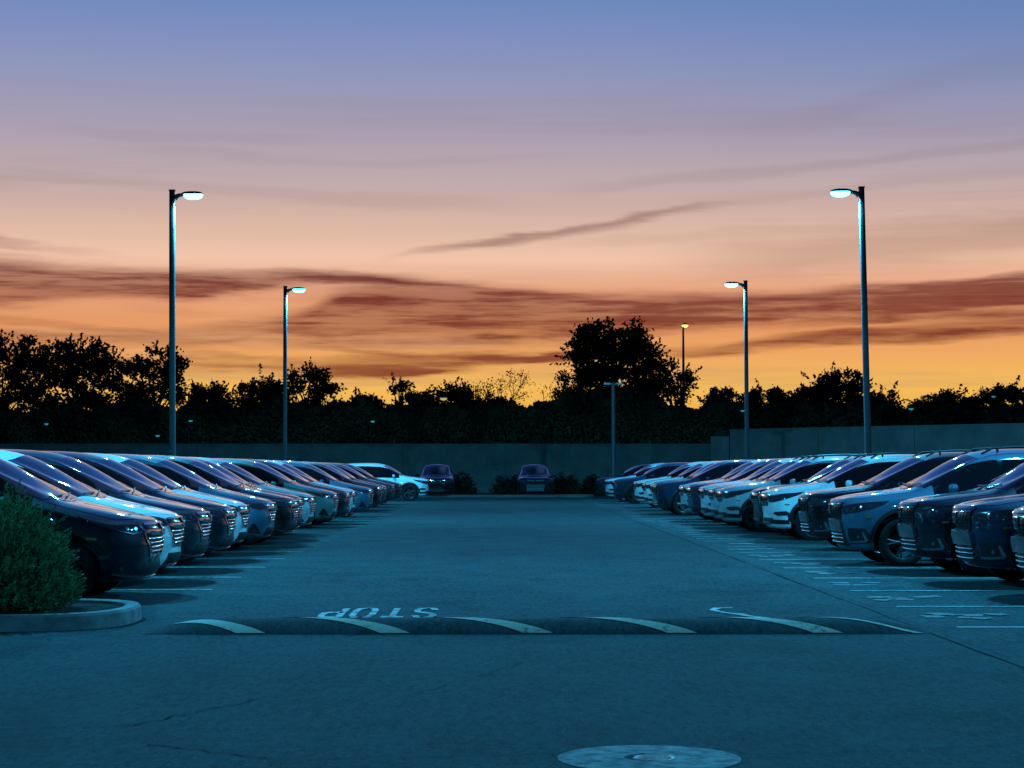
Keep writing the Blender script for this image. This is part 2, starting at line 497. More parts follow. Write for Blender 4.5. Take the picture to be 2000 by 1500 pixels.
class MB:
    """collects simple shapes into one mesh"""

    def __init__(s):
        s.v = []
        s.f = []

    def add(s, v, f):
        k = len(s.v)
        s.v += [tuple(p) for p in v]
        s.f += [tuple(i + k for i in q) for q in f]

    def box(s, x0, x1, y0, y1, z0, z1, bev=0.0):
        if bev <= 0:
            v = [(x0, y0, z0), (x1, y0, z0), (x1, y1, z0), (x0, y1, z0), (x0, y0, z1), (x1, y0, z1), (x1, y1, z1), (x0, y1, z1)]
            f = [(0, 3, 2, 1), (4, 5, 6, 7), (0, 1, 5, 4), (1, 2, 6, 5), (2, 3, 7, 6), (3, 0, 4, 7)]
            s.add(v, f)
        else:
            bm = bmesh.new()
            bmesh.ops.create_cube(bm, size=1)
            for p in bm.verts:
                p.co = Vector(((x0 + x1) / 2 + p.co.x * (x1 - x0), (y0 + y1) / 2 + p.co.y * (y1 - y0), (z0 + z1) / 2 + p.co.z * (z1 - z0)))
            bmesh.ops.bevel(bm, geom=bm.edges[:], offset=bev, segments=2, affect='EDGES', profile=0.6)
            s.bm(bm)

    def bm(s, bm):
        bm.verts.index_update()
        s.add([v.co[:] for v in bm.verts], [[v.index for v in f.verts] for f in bm.faces])
        bm.free()

    def tube(s, pts, rad, n=8, cap=True):
        pts = [Vector(p) for p in pts]
        rr = rad if isinstance(rad, (list, tuple)) else [rad] * len(pts)
        v, f = [], []
        prev = None
        for i, p in enumerate(pts):
            d = (pts[min(i + 1, len(pts) - 1)] - pts[max(i - 1, 0)]).normalized()
            if prev is None:
                a = Vector((0, 0, 1)) if abs(d.z) < 0.9 else Vector((1, 0, 0))
                u = d.cross(a).normalized()
            else:
                u = (prev - d * prev.dot(d)).normalized()
            prev = u
            w = d.cross(u)
            for k in range(n):
                t = 2 * math.pi * k / n
                v.append(p + (u * math.cos(t) + w * math.sin(t)) * rr[i])
        for i in range(len(pts) - 1):
            for k in range(n):
                a, b = i * n + k, i * n + (k + 1) % n
                f.append((a, b, b + n, a + n))
        if cap:
            f.append(tuple(range(n - 1, -1, -1)))
            f.append(tuple(range((len(pts) - 1) * n, len(pts) * n)))
        s.add(v, f)

    def lathe(s, prof, axis='z', n=32, center=(0, 0, 0), close=False):
        """prof: list of (r, h) around an axis"""
        v, f = [], []
        c = Vector(center)
        for r, h in prof:
            for k in range(n):
                t = 2 * math.pi * k / n
                a, b = r * math.cos(t), r * math.sin(t)
                q = (a, b, h) if axis == 'z' else (a, h, b)
                v.append(c + Vector(q))
        m = len(prof)
        for i in range(m if close else m - 1):
            j = (i + 1) % m
            for k in range(n):
                a, b = i * n + k, i * n + (k + 1) % n
                cc, d = j * n + (k + 1) % n, j * n + k
                f.append((a, b, cc, d) if axis == 'z' else (a, d, cc, b))
        s.add(v, f)

    def obj(s, name, m, parent=None, smooth=False, angle=40):
        return mesh_obj(name, s.v, s.f, m, parent, smooth, angle if smooth else None)


def copy_tree(o, parent=None, skip=(), repaint=None):
    c = o.copy()
    COL.objects.link(c)
    c.parent = parent
    if repaint is not None and o.get('_paint') is None and o.name in PAINTED:
        c.material_slots[0].link = 'OBJECT'
        c.material_slots[0].material = repaint
    for ch in KIDS.get(o.name, ()):
        if ch.name.split('.')[0] in skip:
            continue
        copy_tree(ch, c, skip, repaint)
    return c


PAINTED = set()
KIDS = {}

# ------------------------------------------------------------------ GROUND


def sheet(name, x0, x1, y0, y1, z, m, nx=1, ny=1, kind='structure'):
    v, f = [], []
    for j in range(ny + 1):
        for i in range(nx + 1):
            v.append((x0 + (x1 - x0) * i / nx, y0 + (y1 - y0) * j / ny, z))
    for j in range(ny):
        for i in range(nx):
            a = j * (nx + 1) + i
            f.append((a, a + 1, a + nx + 2, a + nx + 1))
    o = mesh_obj(name, v, f, m)
    return tag(o, kind=kind)


SEAM_X = 4.05
sheet('terrain', -1500, 1500, -300, 2500, -0.02, M_LAND)
sheet('asphalt_lot', -60, SEAM_X, -30, 119, 0.0, M_ASPH)
sheet('asphalt_stall_strip', SEAM_X, 60, -30, 119, 0.001, M_ASPH2)


def ribbon(mb, pts, w, z):
    """flat strip along a polyline (x, y) with width w (number or list)"""
    n = len(pts)
    v, f = [], []
    for i, p in enumerate(pts):
        a = Vector(pts[max(i - 1, 0)])
        b = Vector(pts[min(i + 1, n - 1)])
        d = (b - a).normalized()
        q = Vector((-d.y, d.x))
        ww = w[i] if isinstance(w, (list, tuple)) else w
        p = Vector(p)
        zz = z(p) if callable(z) else z
        v += [(*(p + q * ww / 2), zz), (*(p - q * ww / 2), zz)]
        if i:
            f.append((2 * i - 2, 2 * i - 1, 2 * i + 1, 2 * i))
    mb.add(v, f)


rnd = random.Random(11)
mb = MB()
pts = [(SEAM_X - 0.12 + 0.0016 * (y - 14) + rnd.uniform(-0.012, 0.012), y) for y in np.arange(9, 95, 0.7)]
ribbon(mb, pts, [rnd.uniform(0.008, 0.024) for _ in pts], 0.005)
tag(mb.obj('tar_seam', M_SEAM), kind='structure')


def crack(p0, p1, steps, wob, w, seed):
    r = random.Random(seed)
    out = []
    for i in range(steps + 1):
        t = i / steps
        out.append((p0[0] + (p1[0] - p0[0]) * t + r.uniform(-wob, wob), p0[1] + (p1[1] - p0[1]) * t + r.uniform(-wob, wob)))
    ws = [w * 0.8 * r.uniform(0.2, 1.0) for _ in out]
    ws[0] = ws[-1] = 0.002
    return out, ws


mb = MB()
for a, b, n, wob, w, sd in [((-2.15, 11.3), (-1.55, 12.6), 22, 0.035, 0.022, 1), ((-1.9, 10.6), (-1.15, 10.05), 18, 0.02, 0.022, 2),
                            ((-2.9, 11.2), (-2.1, 11.35), 16, 0.02, 0.016, 3), ((-1.2, 10.02), (0.6, 10.25), 30, 0.02, 0.012, 4),
                            ((-0.6, 12.8), (0.3, 15.2), 26, 0.04, 0.012, 5), ((1.25, 10.15), (3.2, 10.6), 30, 0.02, 0.010, 6),
                            ((1.5, 13.2), (3.6, 12.7), 30, 0.03, 0.010, 7), ((-3.4, 15.3), (-1.5, 15.0), 26, 0.03, 0.010, 8),
                            ((-1.6, 12.55), (-0.9, 13.6), 16, 0.03, 0.012, 9), ((-4.5, 9.9), (-1.9, 9.85), 30, 0.03, 0.012, 10)]:
    p, ws = crack(a, b, n, wob, w, sd)
    ribbon(mb, p, ws, 0.005)
tag(mb.obj('pavement_cracks', M_SEAM), kind='structure')

# stall lines ---------------------------------------------------------------
PITCH = 2.765
mb = MB()
for k in range(-1, 27):
    y = 21.1 + PITCH * k
    mb.add([(4.32, y - 0.05, 0.006), (10.2, y - 0.05, 0.006), (10.2, y + 0.05, 0.006), (4.32, y + 0.05, 0.006)], [(0, 1, 2, 3)])
for k in range(0, 27):
    y = 24.15 + PITCH * k
    mb.add([(-9.4, y - 0.05, 0.006), (-3.52, y - 0.05, 0.006), (-3.52, y + 0.05, 0.006), (-9.4, y + 0.05, 0.006)], [(0, 1, 2, 3)])
tag(mb.obj('stall_lines', M_LINE), kind='structure')
# worn old paint between the stall heads, right side
mb = MB()
r = random.Random(5)
for k in range(-1, 20):
    yc = 22.45 + PITCH * k
    for j in range(7):
        x0 = 4.35 + r.uniform(-0.08, 0.65)
        y0 = yc + r.uniform(-0.35, 0.3)
        pts = [(x0 + 0.07 * i, y0 + 0.02 * math.sin(i * 1.1 + j)) for i in range(4)]
        ribbon(mb, pts, [r.uniform(0.10, 0.35) for _ in pts], 0.0062 + 0.0007 * j)
tag(mb.obj('worn_stall_marks', M_LINEF), kind='structure')

# STOP stencilled for drivers coming the other way: read from the far side -----------------
GLY = {
    'S': [[(0.92, 0.80), (0.75, 0.97), (0.5, 1.0), (0.22, 0.96), (0.08, 0.80), (0.15, 0.62), (0.5, 0.50), (0.85, 0.40), (0.92, 0.20), (0.78, 0.04), (0.5, 0.0), (0.2, 0.04), (0.06, 0.2)]],
    'T': [[(0.0, 0.95), (1.0, 0.95)], [(0.5, 0.95), (0.5, 0.0)]],
    'O': [[(0.5, 1.0), (0.2, 0.96), (0.08, 0.8), (0.08, 0.2), (0.2, 0.04), (0.5, 0.0), (0.8, 0.04), (0.92, 0.2), (0.92, 0.8), (0.8, 0.96), (0.5, 1.0)]],
    'P': [[(0.1, 0.0), (0.1, 0.97), (0.6, 0.97), (0.88, 0.90), (0.92, 0.72), (0.86, 0.54), (0.6, 0.47), (0.1, 0.47)]],
}
mb = MB()
LW, LH, GAP = 0.23, 1.25, 0.085
x_right, y_far = -0.63, 20.85      # S starts at the right when seen from here
for i, ch in enumerate('STOP'):
    for j, st in enumerate(GLY[ch]):
        pts = [(x_right - i * (LW + GAP) - p[0] * LW, y_far - p[1] * LH) for p in st]
        w = 0.07
        dense = []
        for a, b in zip(pts[:-1], pts[1:]):
            for q in range(4):
                dense.append((a[0] + (b[0] - a[0]) * q / 4, a[1] + (b[1] - a[1]) * q / 4))
        dense.append(pts[-1])
        ww = []
        for k in range(len(dense)):
            a = Vector(dense[max(k - 1, 0)])
            b = Vector(dense[min(k + 1, len(dense) - 1)])
            d = (b - a).normalized()
            ww.append(w + 0.13 * abs(d.x) ** 2)   # stencil letters are stretched along the lane
        ribbon(mb, dense, ww, 0.006 + 0.001 * j)
tag(mb.obj('stop_stencil', M_STENC), kind='structure')
mb = MB()
ribbon(mb, [(2.55, 19.95), (2.36, 20.2), (2.27, 20.6), (2.36, 20.9), (2.52, 20.95)], [0.06, 0.07, 0.07, 0.1, 0.1], 0.006)
ribbon(mb, [(2.36, 20.2), (2.62, 19.55), (2.9, 19.1)], [0.05, 0.09, 0.10], 0.0075)
tag(mb.obj('worn_arrow_mark', M_STENC), kind='structure')

# manhole ------------------------------------------------------------------
mb = MB()
mb.lathe([(0.47, -0.05), (0.47, 0.004), (0.455, 0.006), (0.13, 0.009), (0.125, -0.004), (0.0, -0.004)], n=64)
manhole = mb.obj('valve_cover', M_COLLAR, smooth=True, angle=30)
manhole.location = (0.78, 10.05, 0)
tag(manhole, 'round pale concrete collar with a small iron valve lid set in the foreground asphalt', 'valve cover')
mb = MB()
mb.lathe([(0.112, -0.03), (0.112, 0.006), (0.104, 0.009), (0.094, 0.009), (0.090, 0.005), (0.0, 0.005)], n=40)
for k in range(-2, 3):
    L_ = math.sqrt(max(0, 0.082 ** 2 - (k * 0.032) ** 2))
    mb.box(-L_, L_, k * 0.032 - 0.006, k * 0.032 + 0.006, 0.004, 0.009)
lid = mb.obj('lid', M_IRON, manhole)
lid.location = (0.03, 0.0, 0)

# speed bump ---------------------------------------------------------------
BX0, BX1, BY0, BYW, BH = -3.2, 3.95, 17.62, 0.95, 0.105


def bump_z(x, y):
    t = (y - BY0) / BYW
    if t < 0 or t > 1:
        return 0.0
    e = min(1.0, max(0.0, (x - BX0) / 0.75)) * min(1.0, max(0.0, (BX1 - x) / 0.75))
    e = e * (2 - e)
    return BH * e * (4 * t * (1 - t)) ** 0.85


nx, ny = 160, 24
v = [(BX0 + (BX1 - BX0) * i / nx, BY0 + BYW * j / ny, 0) for j in range(ny + 1) for i in range(nx + 1)]
v = [(x, y, bump_z(x, y) + 0.003) for x, y, _ in v]
f = [(j * (nx + 1) + i, j * (nx + 1) + i + 1, (j + 1) * (nx + 1) + i + 1, (j + 1) * (nx + 1) + i) for j in range(ny) for i in range(nx)]
bump = mesh_obj('speed_bump', v, f, M_BUMP, smooth=True)
tag(bump, 'low asphalt speed bump with diagonal white stripes lying across the aisle', 'speed bump')
for xr, w in [(-2.08, 0.27), (-0.78, 0.27), (0.51, 0.27), (1.81, 0.27), (3.13, 0.27), (3.87, 0.10)]:
    v, f = [], []
    NS = 28
    for i in range(NS + 1):
        t = i / NS
        y = BY0 + 0.005 + (BYW - 0.01) * t
        x1 = xr - 1.45 * (y - BY0)
        if x1 - w < BX0 + 0.02:
            break
        for xx in (x1 - w, x1):
            v.append((xx, y, bump_z(xx, y) + 0.009))
        if i:
            f.append((2 * i - 2, 2 * i - 1, 2 * i + 1, 2 * i))
    mesh_obj('stripe', v, f, M_STRIPE, bump, smooth=True)

# ------------------------------------------------------------------ WALLS


def wall_run(name, pts, z1, thick, m, label, joints=True):
    """block wall along a polyline with a coping course and control joints"""
    mb = MB()
    mc = MB()
    for (x0, y0), (x1, y1) in zip(pts[:-1], pts[1:]):
        d = Vector((x1 - x0, y1 - y0))
        L = d.length
        ang = math.atan2(d.y, d.x)
        Mx = Matrix.Translation((x0, y0, 0)) @ Matrix.Rotation(ang, 4, 'Z')
        seg = 6.1
        n = max(1, round(L / seg))
        for i in range(n):
            a, b = L * i / n + (0.02 if i else 0), L * (i + 1) / n - (0.02 if i < n - 1 else 0)
            q = MB()
            q.box(a, b, -thick / 2, thick / 2, 0, z1, 0.01)
            q.v = [tuple(Mx @ Vector(p)) for p in q.v]
            mb.add(q.v, q.f)
        q = MB()
        q.box(-0.0, L, -thick / 2 + 0.05, thick / 2 - 0.05, 0, z1 - 0.03)
        q.v = [tuple(Mx @ Vector(p)) for p in q.v]
        mb.add(q.v, q.f)
        q = MB()
        q.box(0, L, -thick / 2 - 0.03, thick / 2 + 0.03, z1 + 0.002, z1 + 0.1, 0.012)
        q.v = [tuple(Mx @ Vector(p)) for p in q.v]
        mc.add(q.v, q.f)
    w = mb.obj(name, m)
    tag(w, label, 'wall')
    mc.obj('coping', m, w)
    return w


wall_run('boundary_wall', [(-62, 119.2), (13.0, 118.5)], 2.98, 0.3, M_WALL, 'long low dark block wall closing the far end of the lot below the trees')
wall_run('boundary_wall', [(13.05, 118.4), (14.1, 117.9)], 3.42, 0.3, M_WALL2, 'short stepped piece of wall joining the low far wall to the taller right wall')
wall_run('boundary_wall', [(14.2, 117.8), (27.6, 102.0), (42.0, 85.0)], 3.84, 0.3, M_WALL2, 'taller pale block wall running behind the right row of cars')

# planting strip at the far end: kerb, bed
mb = MB()
mb.box(-26, 3.3, 104.6, 104.78, 0, 0.15, 0.02)
mb.box(3.3, 5.2, 104.2, 104.5, 0, 0.17, 0.03)
mb.box(3.15, 3.32, 104.5, 110, 0, 0.15, 0.02)
o = mb.obj('kerb', M_WALL)
tag(o, 'pale concrete kerb edging the planting bed at the far end of the aisle', 'kerb')
sheet('planting_bed', -26, 3.14, 104.8, 118.3, 0.08, M_SOIL)

# ------------------------------------------------------------------ FOLIAGE helpers


def leaves_mesh(name, C, size, m, parent, seed=0, aspect=0.5, updir=0.0, spread=None):
    """C: N x 3 leaf positions; each leaf is a small pointed quad of its own direction"""
    rg = np.random.default_rng(seed)
    N = len(C)
    a = rg.normal(size=(N, 3))
    if spread is not None:
        a = a * 0.45 + spread
    a[:, 2] += updir
    a /= np.linalg.norm(a, axis=1)[:, None] + 1e-9
    b = np.cross(a, rg.normal(size=(N, 3)))
    b /= np.linalg.norm(b, axis=1)[:, None] + 1e-9
    s = size * rg.uniform(0.6, 1.35, size=(N, 1))
    V = np.empty((N, 4, 3))
    V[:, 0] = C - a * s * 0.5
    V[:, 1] = C + b * s * aspect * 0.5
    V[:, 2] = C + a * s * 0.5
    V[:, 3] = C - b * s * aspect * 0.5
    me = bpy.data.meshes.new(name)
    me.vertices.add(N * 4)
    me.vertices.foreach_set('co', V.reshape(-1).astype(np.float32))
    me.loops.add(N * 4)
    me.loops.foreach_set('vertex_index', np.arange(N * 4, dtype=np.int32))
    me.polygons.add(N)
    me.polygons.foreach_set('loop_start', np.arange(0, N * 4, 4, dtype=np.int32))
    me.update(calc_edges=True)
    me.validate()
    me.materials.append(m)
    o = bpy.data.objects.new(name, me)
    return link(o, parent)


def pix(px, py_, D):
    """world point seen at a position of the photograph at distance D"""
    return Vector(((px - 971) / 3800 * D, D, EYE + (918 - py_) / 3800 * D))


def make_tree(name, label, px, top, width, bottom, D, seed, n_cl=90, leaf=0.30, per=55, cl_r=0.55, gaps=0.35, m=None, shape='round', sprig=14, trunk=True, group='trees beyond the far wall'):
    """crown given as it stands at distance D: centre bearing, top, width, underside"""
    r = np.random.default_rng(seed)
    base = pix(px, 918, D)
    ztop = pix(px, top, D).z
    zbot = pix(px, bottom, D).z
    hw = width / 2 / 3800 * D
    root = empty(name, (base.x, D, 0))
    tag(root, label, 'tree', group)
    hz = (ztop - zbot) / 2
    cz = (ztop + zbot) / 2
    pts = []
    k = 0
    ph = r.uniform(0, 6.28, 4)
    while len(pts) < n_cl and k < 20000:
        k += 1
        d = r.normal(size=3)
        d /= np.linalg.norm(d)
        d = np.sign(d) * np.abs(d) ** (0.96 if name == 'big_tree' else 0.82)
        rad = r.uniform(0.18, 1.0) ** 0.42
        th = math.atan2(d[2], d[0])
        lump = 0.84 + 0.12 * math.sin(3 * th + ph[0]) + 0.08 * math.sin(5 * th + ph[1]) + 0.06 * math.sin(8 * th + ph[2])
        if shape == 'flat':
            d[2] = abs(d[2]) * 1.0 if r.random() < 0.75 else d[2]
        p = np.array([d[0] * hw, d[1] * hw * 0.8, d[2] * hz]) * rad * min(1.0, lump * 1.1)
        # holes: drop clumps in noise pockets, more of them towards the underside
        g = math.sin(p[0] * 1.9 + ph[1]) * math.sin(p[2] * 2.3 + ph[2]) + 0.5 * math.sin(p[0] * 4.1 + ph[3])
        low = (p[2] / hz) < -0.1
        if g > (1.0 - gaps * (1.7 if low else 0.9)):
            continue
        pts.append(p)
    pts = np.array(pts)
    allp, alld = [], []
    for p in pts:
        n = int(per * r.uniform(0.6, 1.4))
        q = r.normal(size=(n, 3)) * np.array([1, 1, 0.75]) * cl_r * r.uniform(0.6, 1.15) * 0.55 + p
        allp.append(q)
        alld.append(np.zeros((n, 3)))
    # leafy sprigs standing out of the outline
    for i in range(sprig):
        d = r.normal(size=3)
        d[2] = abs(d[2]) + 0.15
        d /= np.linalg.norm(d)
        st = np.array([d[0] * hw, d[1] * hw * 0.7, d[2] * hz]) * 0.82
        L = r.uniform(0.5, 1.2)
        dd = d + r.normal(size=3) * 0.35 + np.array([0, 0, 0.2])
        dd /= np.linalg.norm(dd)
        n = 16
        t = np.linspace(0, 1, n)[:, None]
        q = st + dd * t * L + r.normal(size=(n, 3)) * 0.09 * (1.2 - t)
        allp.append(q)
        alld.append(np.tile(dd, (n, 1)))
    C = np.concatenate(allp) + np.array([0, 0, cz])
    leaves_mesh('crown', C, leaf, m or M_LEAF, root, seed, 0.55, 0.1)
    if trunk:
        mb = MB()
        fork = zbot * 0.62
        mb.tube([(0, 0, -0.1), (0.06, 0.0, fork * 0.5), (0.0, 0.05, fork)], [0.30, 0.23, 0.2], 10)
        idx = r.choice(len(pts), size=min(16, len(pts)), replace=False)
        for i in idx:
            e = pts[i] * 0.9 + np.array([0, 0, cz])
            mid = np.array([e[0] * 0.35, e[1] * 0.35, fork + (e[2] - fork) * 0.6]) + r.normal(size=3) * 0.15
            mb.tube([(0, 0.03, fork - 0.1), tuple(mid), tuple(e)], [0.14, 0.08, 0.02], 6)
        mb.obj('trunk', M_BARK, root, smooth=True)
    return root


def make_shrub(name, label, loc, rx, rz_, seed, n=2600, leaf=0.09, m=None, group=None):
    r = np.random.default_rng(seed)
    root = empty(name, loc)
    tag(root, label, 'shrub', group)
    cl = []
    for i in range(70):
        d = r.normal(size=3)
        d[2] = abs(d[2])
        d /= np.linalg.norm(d)
        k = r.uniform(0.45, 1.0) * (0.88 + 0.14 * math.sin(4 * math.atan2(d[1], d[0]) + seed))
        cl.append(np.array([d[0] * rx, d[1] * rx, 0.1 + d[2] * (rz_ - 0.12)]) * [k, k, k])
    cl = np.array(cl)
    C = cl[r.integers(0, len(cl), n)] + r.normal(size=(n, 3)) * 0.13
    C[:, 2] = np.maximum(C[:, 2], 0.03)
    leaves_mesh('foliage', C, leaf * 1.7, m or M_LEAF, root, seed, 0.55, 0.2)
    mb = MB()
    for i in range(7):
        e = cl[i * 5] * 0.85
        mb.tube([(0, 0, -0.05), (e[0] * 0.4, e[1] * 0.4, e[2] * 0.5), tuple(e)], [0.035, 0.025, 0.008], 6)
    mb.obj('stem', M_TWIG, root)
    return root


# ------------------------------------------------------------------ CARS
class CarShape:
    def __init__(s, spec):
        s.__dict__.update(spec)
        st = np.array(s.st)
        s.S, s.T, s.B, s.W, s.Gh, s.ZB = [st[:, i] for i in range(6)]
        s.T = s.T + s.lift * np.clip((s.T - s.T[6]) / 0.5, 0, 1)

    def at(s, q):
        return [float(np.interp(q, s.S, a)) for a in (s.T, s.B, s.W, s.Gh, s.ZB)]

    def ring(s, i):
        T, B, W, G, zb = s.T[i], s.B[i], s.W[i], s.Gh[i], s.ZB[i]
        h = T - B
        c = min(1, max(0, (h - 0.10) / 0.40))
        c = c * c * (3 - 2 * c)
        hood = [(W * .935, B + .30 * h), (W * .83, B + .60 * h), (W * .67, B + .84 * h), (W * .5, T - .0), (W * .26, T - s.crown), (0, T - s.crown * 0.6)]
        ws = min(1, max(0, (s.wsx - s.S[i]) / 0.35))     # 1 over the windshield, 0 over the roof
        k4, k5 = .078 + .055 * ws, .026 + .020 * ws
        top = [(W * .955 - (W * .955 - G) * .10, B + .10 * h), (W * .955 - (W * .955 - G) * .55, B + .52 * h), (W * .955 - (W * .955 - G) * .97, B + .84 * h),
               (G * .84, T - k4), (G * .48, T - k5), (0, T)]
        m = s.mid * (B - zb) + zb
        half = [(0, zb), (.55 * W, zb), (W * .91, zb), (W - .035, zb + .10), (W + 0.004, m), (W - .004, B - .11), (W * .972, B - .015)]
        for a, b in zip(hood, top):
            half.append((a[0] + (b[0] - a[0]) * c, a[1] + (b[1] - a[1]) * c))
        return half

    def xoff(s, q, y, z):
        """plan sweep and upright rake of nose and tail"""
        a = max(0.0, 1 - q / 1.25) ** 1.5
        sw = s.sweep * min(1.1, abs(y) / 0.95) ** 2.4
        zp = s.rake * max(0.0, (z - s.rz0) / 0.35) ** 1.3 + s.under * max(0.0, s.uz - z)
        e = q + a * (sw + zp)
        q2 = s.L - q
        a2 = max(0.0, 1 - q2 / 1.3) ** 1.5
        e -= a2 * (0.16 * min(1.1, abs(y) / 0.95) ** 2.6 + s.tail * max(0.0, z - 1.0) + 0.2 * max(0, 0.5 - z))
        return s.L / 2 - e

    def build(s, name):
        rings = []
        n = len(s.S)
        for i in range(n):
            half = s.ring(i)
            full = half + [(-y, z) for y, z in half[-2:0:-1]]
            rings.append((s.S[i], full))

        def shrink(q, full, k):
            zc = (max(z for _, z in full) + min(z for _, z in full)) / 2
            return (q, [(y * k, zc + (z - zc) * k) for y, z in full])
        rings[0] = shrink(rings[0][0], rings[0][1], 0.955)
        rings = [shrink(-0.012, rings[0][1], 0.6), shrink(-0.006, rings[0][1], 0.88)] + rings
        rings[-1] = shrink(rings[-1][0], rings[-1][1], 0.95)
        rings += [shrink(s.L + 0.006, rings[-1][1], 0.85), shrink(s.L + 0.01, rings[-1][1], 0.5)]
        v = []
        for q, full in rings:
            for y, z in full:
                v.append((s.xoff(q, y, z), y, z))
        m = len(rings[0][1])
        f = []
        for i in range(len(rings) - 1):
            for k in range(m):
                a, b = i * m + k, i * m + (k + 1) % m
                f.append((a, a + m, b + m, b))
        f.append(tuple(range(m)))
        f.append(tuple(range((len(rings) - 1) * m, len(rings) * m))[::-1])
        me = bpy.data.meshes.new('cage')
        me.from_pydata(v, [], f)
        me.materials.append(P_NAVY)
        me.materials.append(M_TRIM)
        bm = bmesh.new()
        bm.from_mesh(me)
        bmesh.ops.recalc_face_normals(bm, faces=bm.faces)
        bm.to_mesh(me)
        bm.free()
        o = bpy.data.objects.new('cage', me)
        COL.objects.link(o)
        md = o.modifiers.new('s', 'SUBSURF')
        md.levels = 3
        md.render_levels = 3
        dg = bpy.context.evaluated_depsgraph_get()
        smooth = bpy.data.meshes.new_from_object(o.evaluated_get(dg))
        # smooth surface for ray projection of panels
        smooth.calc_loop_triangles()
        vs = [p.co.copy() for p in smooth.vertices]
        tris = [tuple(t.vertices) for t in smooth.loop_triangles]
        s.bvh = BVHTree.FromPolygons(vs, tris)
        s.vs, s.tris = vs, tris
        s.vn = [p.normal.copy() for p in smooth.vertices]
        # cut the wheel arches
        cb = MB()
        for q in s.wheels:
            for sg in (-1, 1):
                y0, y1 = (W_IN * sg, 1.3 * sg)
                prof = [(0.0, y0), (s.arch, y0), (s.arch, y1), (0.0, y1)]
                bmc = bmesh.new()
                bmesh.ops.create_cone(bmc, cap_ends=True, segments=40, radius1=s.arch, radius2=s.arch, depth=abs(y1 - y0))
                bmesh.ops.rotate(bmc, verts=bmc.verts, matrix=Matrix.Rotation(R(90), 3, 'X'))
                bmesh.ops.translate(bmc, verts=bmc.verts, vec=(s.L / 2 - q, (y0 + y1) / 2, s.wr + 0.02))
                cb.bm(bmc)
        cut = cb.obj('cut', [P_NAVY, M_TRIM])
        cut.data.polygons.foreach_set('material_index', [1] * len(cut.data.polygons))
        bo = o.modifiers.new('b', 'BOOLEAN')
        bo.operation = 'DIFFERENCE'
        bo.solver = 'EXACT'
        bo.object = cut
        dg = bpy.context.evaluated_depsgraph_get()
        body = bpy.data.meshes.new_from_object(o.evaluated_get(dg))
        body.name = name
        body.polygons.foreach_set('use_smooth', [True] * len(body.polygons))
        body.set_sharp_from_angle(angle=R(38))
        for x in (o, cut):
            bpy.data.objects.remove(x)
        return body

    # ---- conforming panels
    def cast(s, mode, u, v):
        c = 0.70710678
        if mode[:4] == 'side':
            sg = 1 if mode[4] == '+' else -1
            return Vector((s.L / 2 - u, 3 * sg, v)), Vector((0, -sg, 0))
        if mode == 'front':
            return Vector((s.L / 2 + 3, u, v)), Vector((-1, 0, 0))
        if mode == 'rear':
            return Vector((-s.L / 2 - 3, u, v)), Vector((1, 0, 0))
        if mode == 'top':
            return Vector((s.L / 2 - u, v, 5)), Vector((0, 0, -1))
        sg = 1 if mode[4] == '+' else -1
        d = Vector((-c, -sg * c, 0))
        return Vector((s.L / 2, 0, v)) + Vector((-c, sg * c, 0)) * u - d * 3, d

    def hit(s, mode, u, v):
        o, d = s.cast(mode, u, v)
        p, n, i, _ = s.bvh.ray_cast(o, d)
        if p is None:
            return None
        t = s.tris[i]
        w = poly_3d_calc([s.vs[k] for k in t], p)
        nn = sum((s.vn[k] * w[j] for j, k in enumerate(t)), Vector())
        return p, nn.normalized(), d

    def patch(s, name, mode, outline, m, parent, off=0.004, skirt=0.02, grid=0.045, bulge=None):
        out = []
        k = len(outline)
        for i in range(k):
            a, b = Vector(outline[i]), Vector(outline[(i + 1) % k])
            n = max(1, int(math.ceil((b - a).length / grid)))
            for j in range(n):
                out.append(a + (b - a) * j / n)
        us = [p.x for p in out]
        vs = [p.y for p in out]
        P = [p for p in out]
        E_ = [(i, (i + 1) % len(out)) for i in range(len(out))]

        def inside(x, y):
            c = False
            j = len(out) - 1
            for i in range(len(out)):
                if (out[i].y > y) != (out[j].y > y) and x < (out[j].x - out[i].x) * (y - out[i].y) / (out[j].y - out[i].y) + out[i].x:
                    c = not c
                j = i
            return c
        x = min(us) + grid / 2
        while x < max(us):
            y = min(vs) + grid / 2
            while y < max(vs):
                if inside(x, y) and min((q - Vector((x, y))).length for q in out) > grid * 0.45:
                    P.append(Vector((x, y)))
                y += grid
            x += grid
        r_ = geometry.delaunay_2d_cdt(P, E_, [list(range(len(out)))], 1, 1e-6)
        V2, F2 = r_[0], r_[2]
        pos, nor, ok = [], [], []
        for p in V2:
            h = s.hit(mode, p.x, p.y)
            if h is None:
                pos.append(Vector()); nor.append(Vector((0, 0, 1))); ok.append(False); continue
            e = off + (bulge(p.x, p.y) if bulge else 0)
            pos.append(h[0] + h[1] * e); nor.append(h[1]); ok.append(True)
        dirv = s.cast(mode, 0, 0)[1]
        F = []
        cnt = {}
        for t in F2:
            if not all(ok[i] for i in t):
                continue
            a, b, c = [pos[i] for i in t[:3]]
            n = (b - a).cross(c - a)
            t = tuple(t) if n.dot(dirv) < 0 else tuple(t)[::-1]
            F.append(t)
            for i in range(len(t)):
                e = (t[i], t[(i + 1) % len(t)])
                cnt[e] = cnt.get(e, 0) + 1
        verts = list(pos)
        norms = list(nor)
        if bulge is not None:
            norms = [Vector() for _ in pos]
            for t in F:
                a, b, c = [pos[i] for i in t[:3]]
                n = (b - a).cross(c - a)
                for i in t:
                    norms[i] += n
            norms = [n.normalized() if n.length > 0 else Vector((0, 0, 1)) for n in norms]
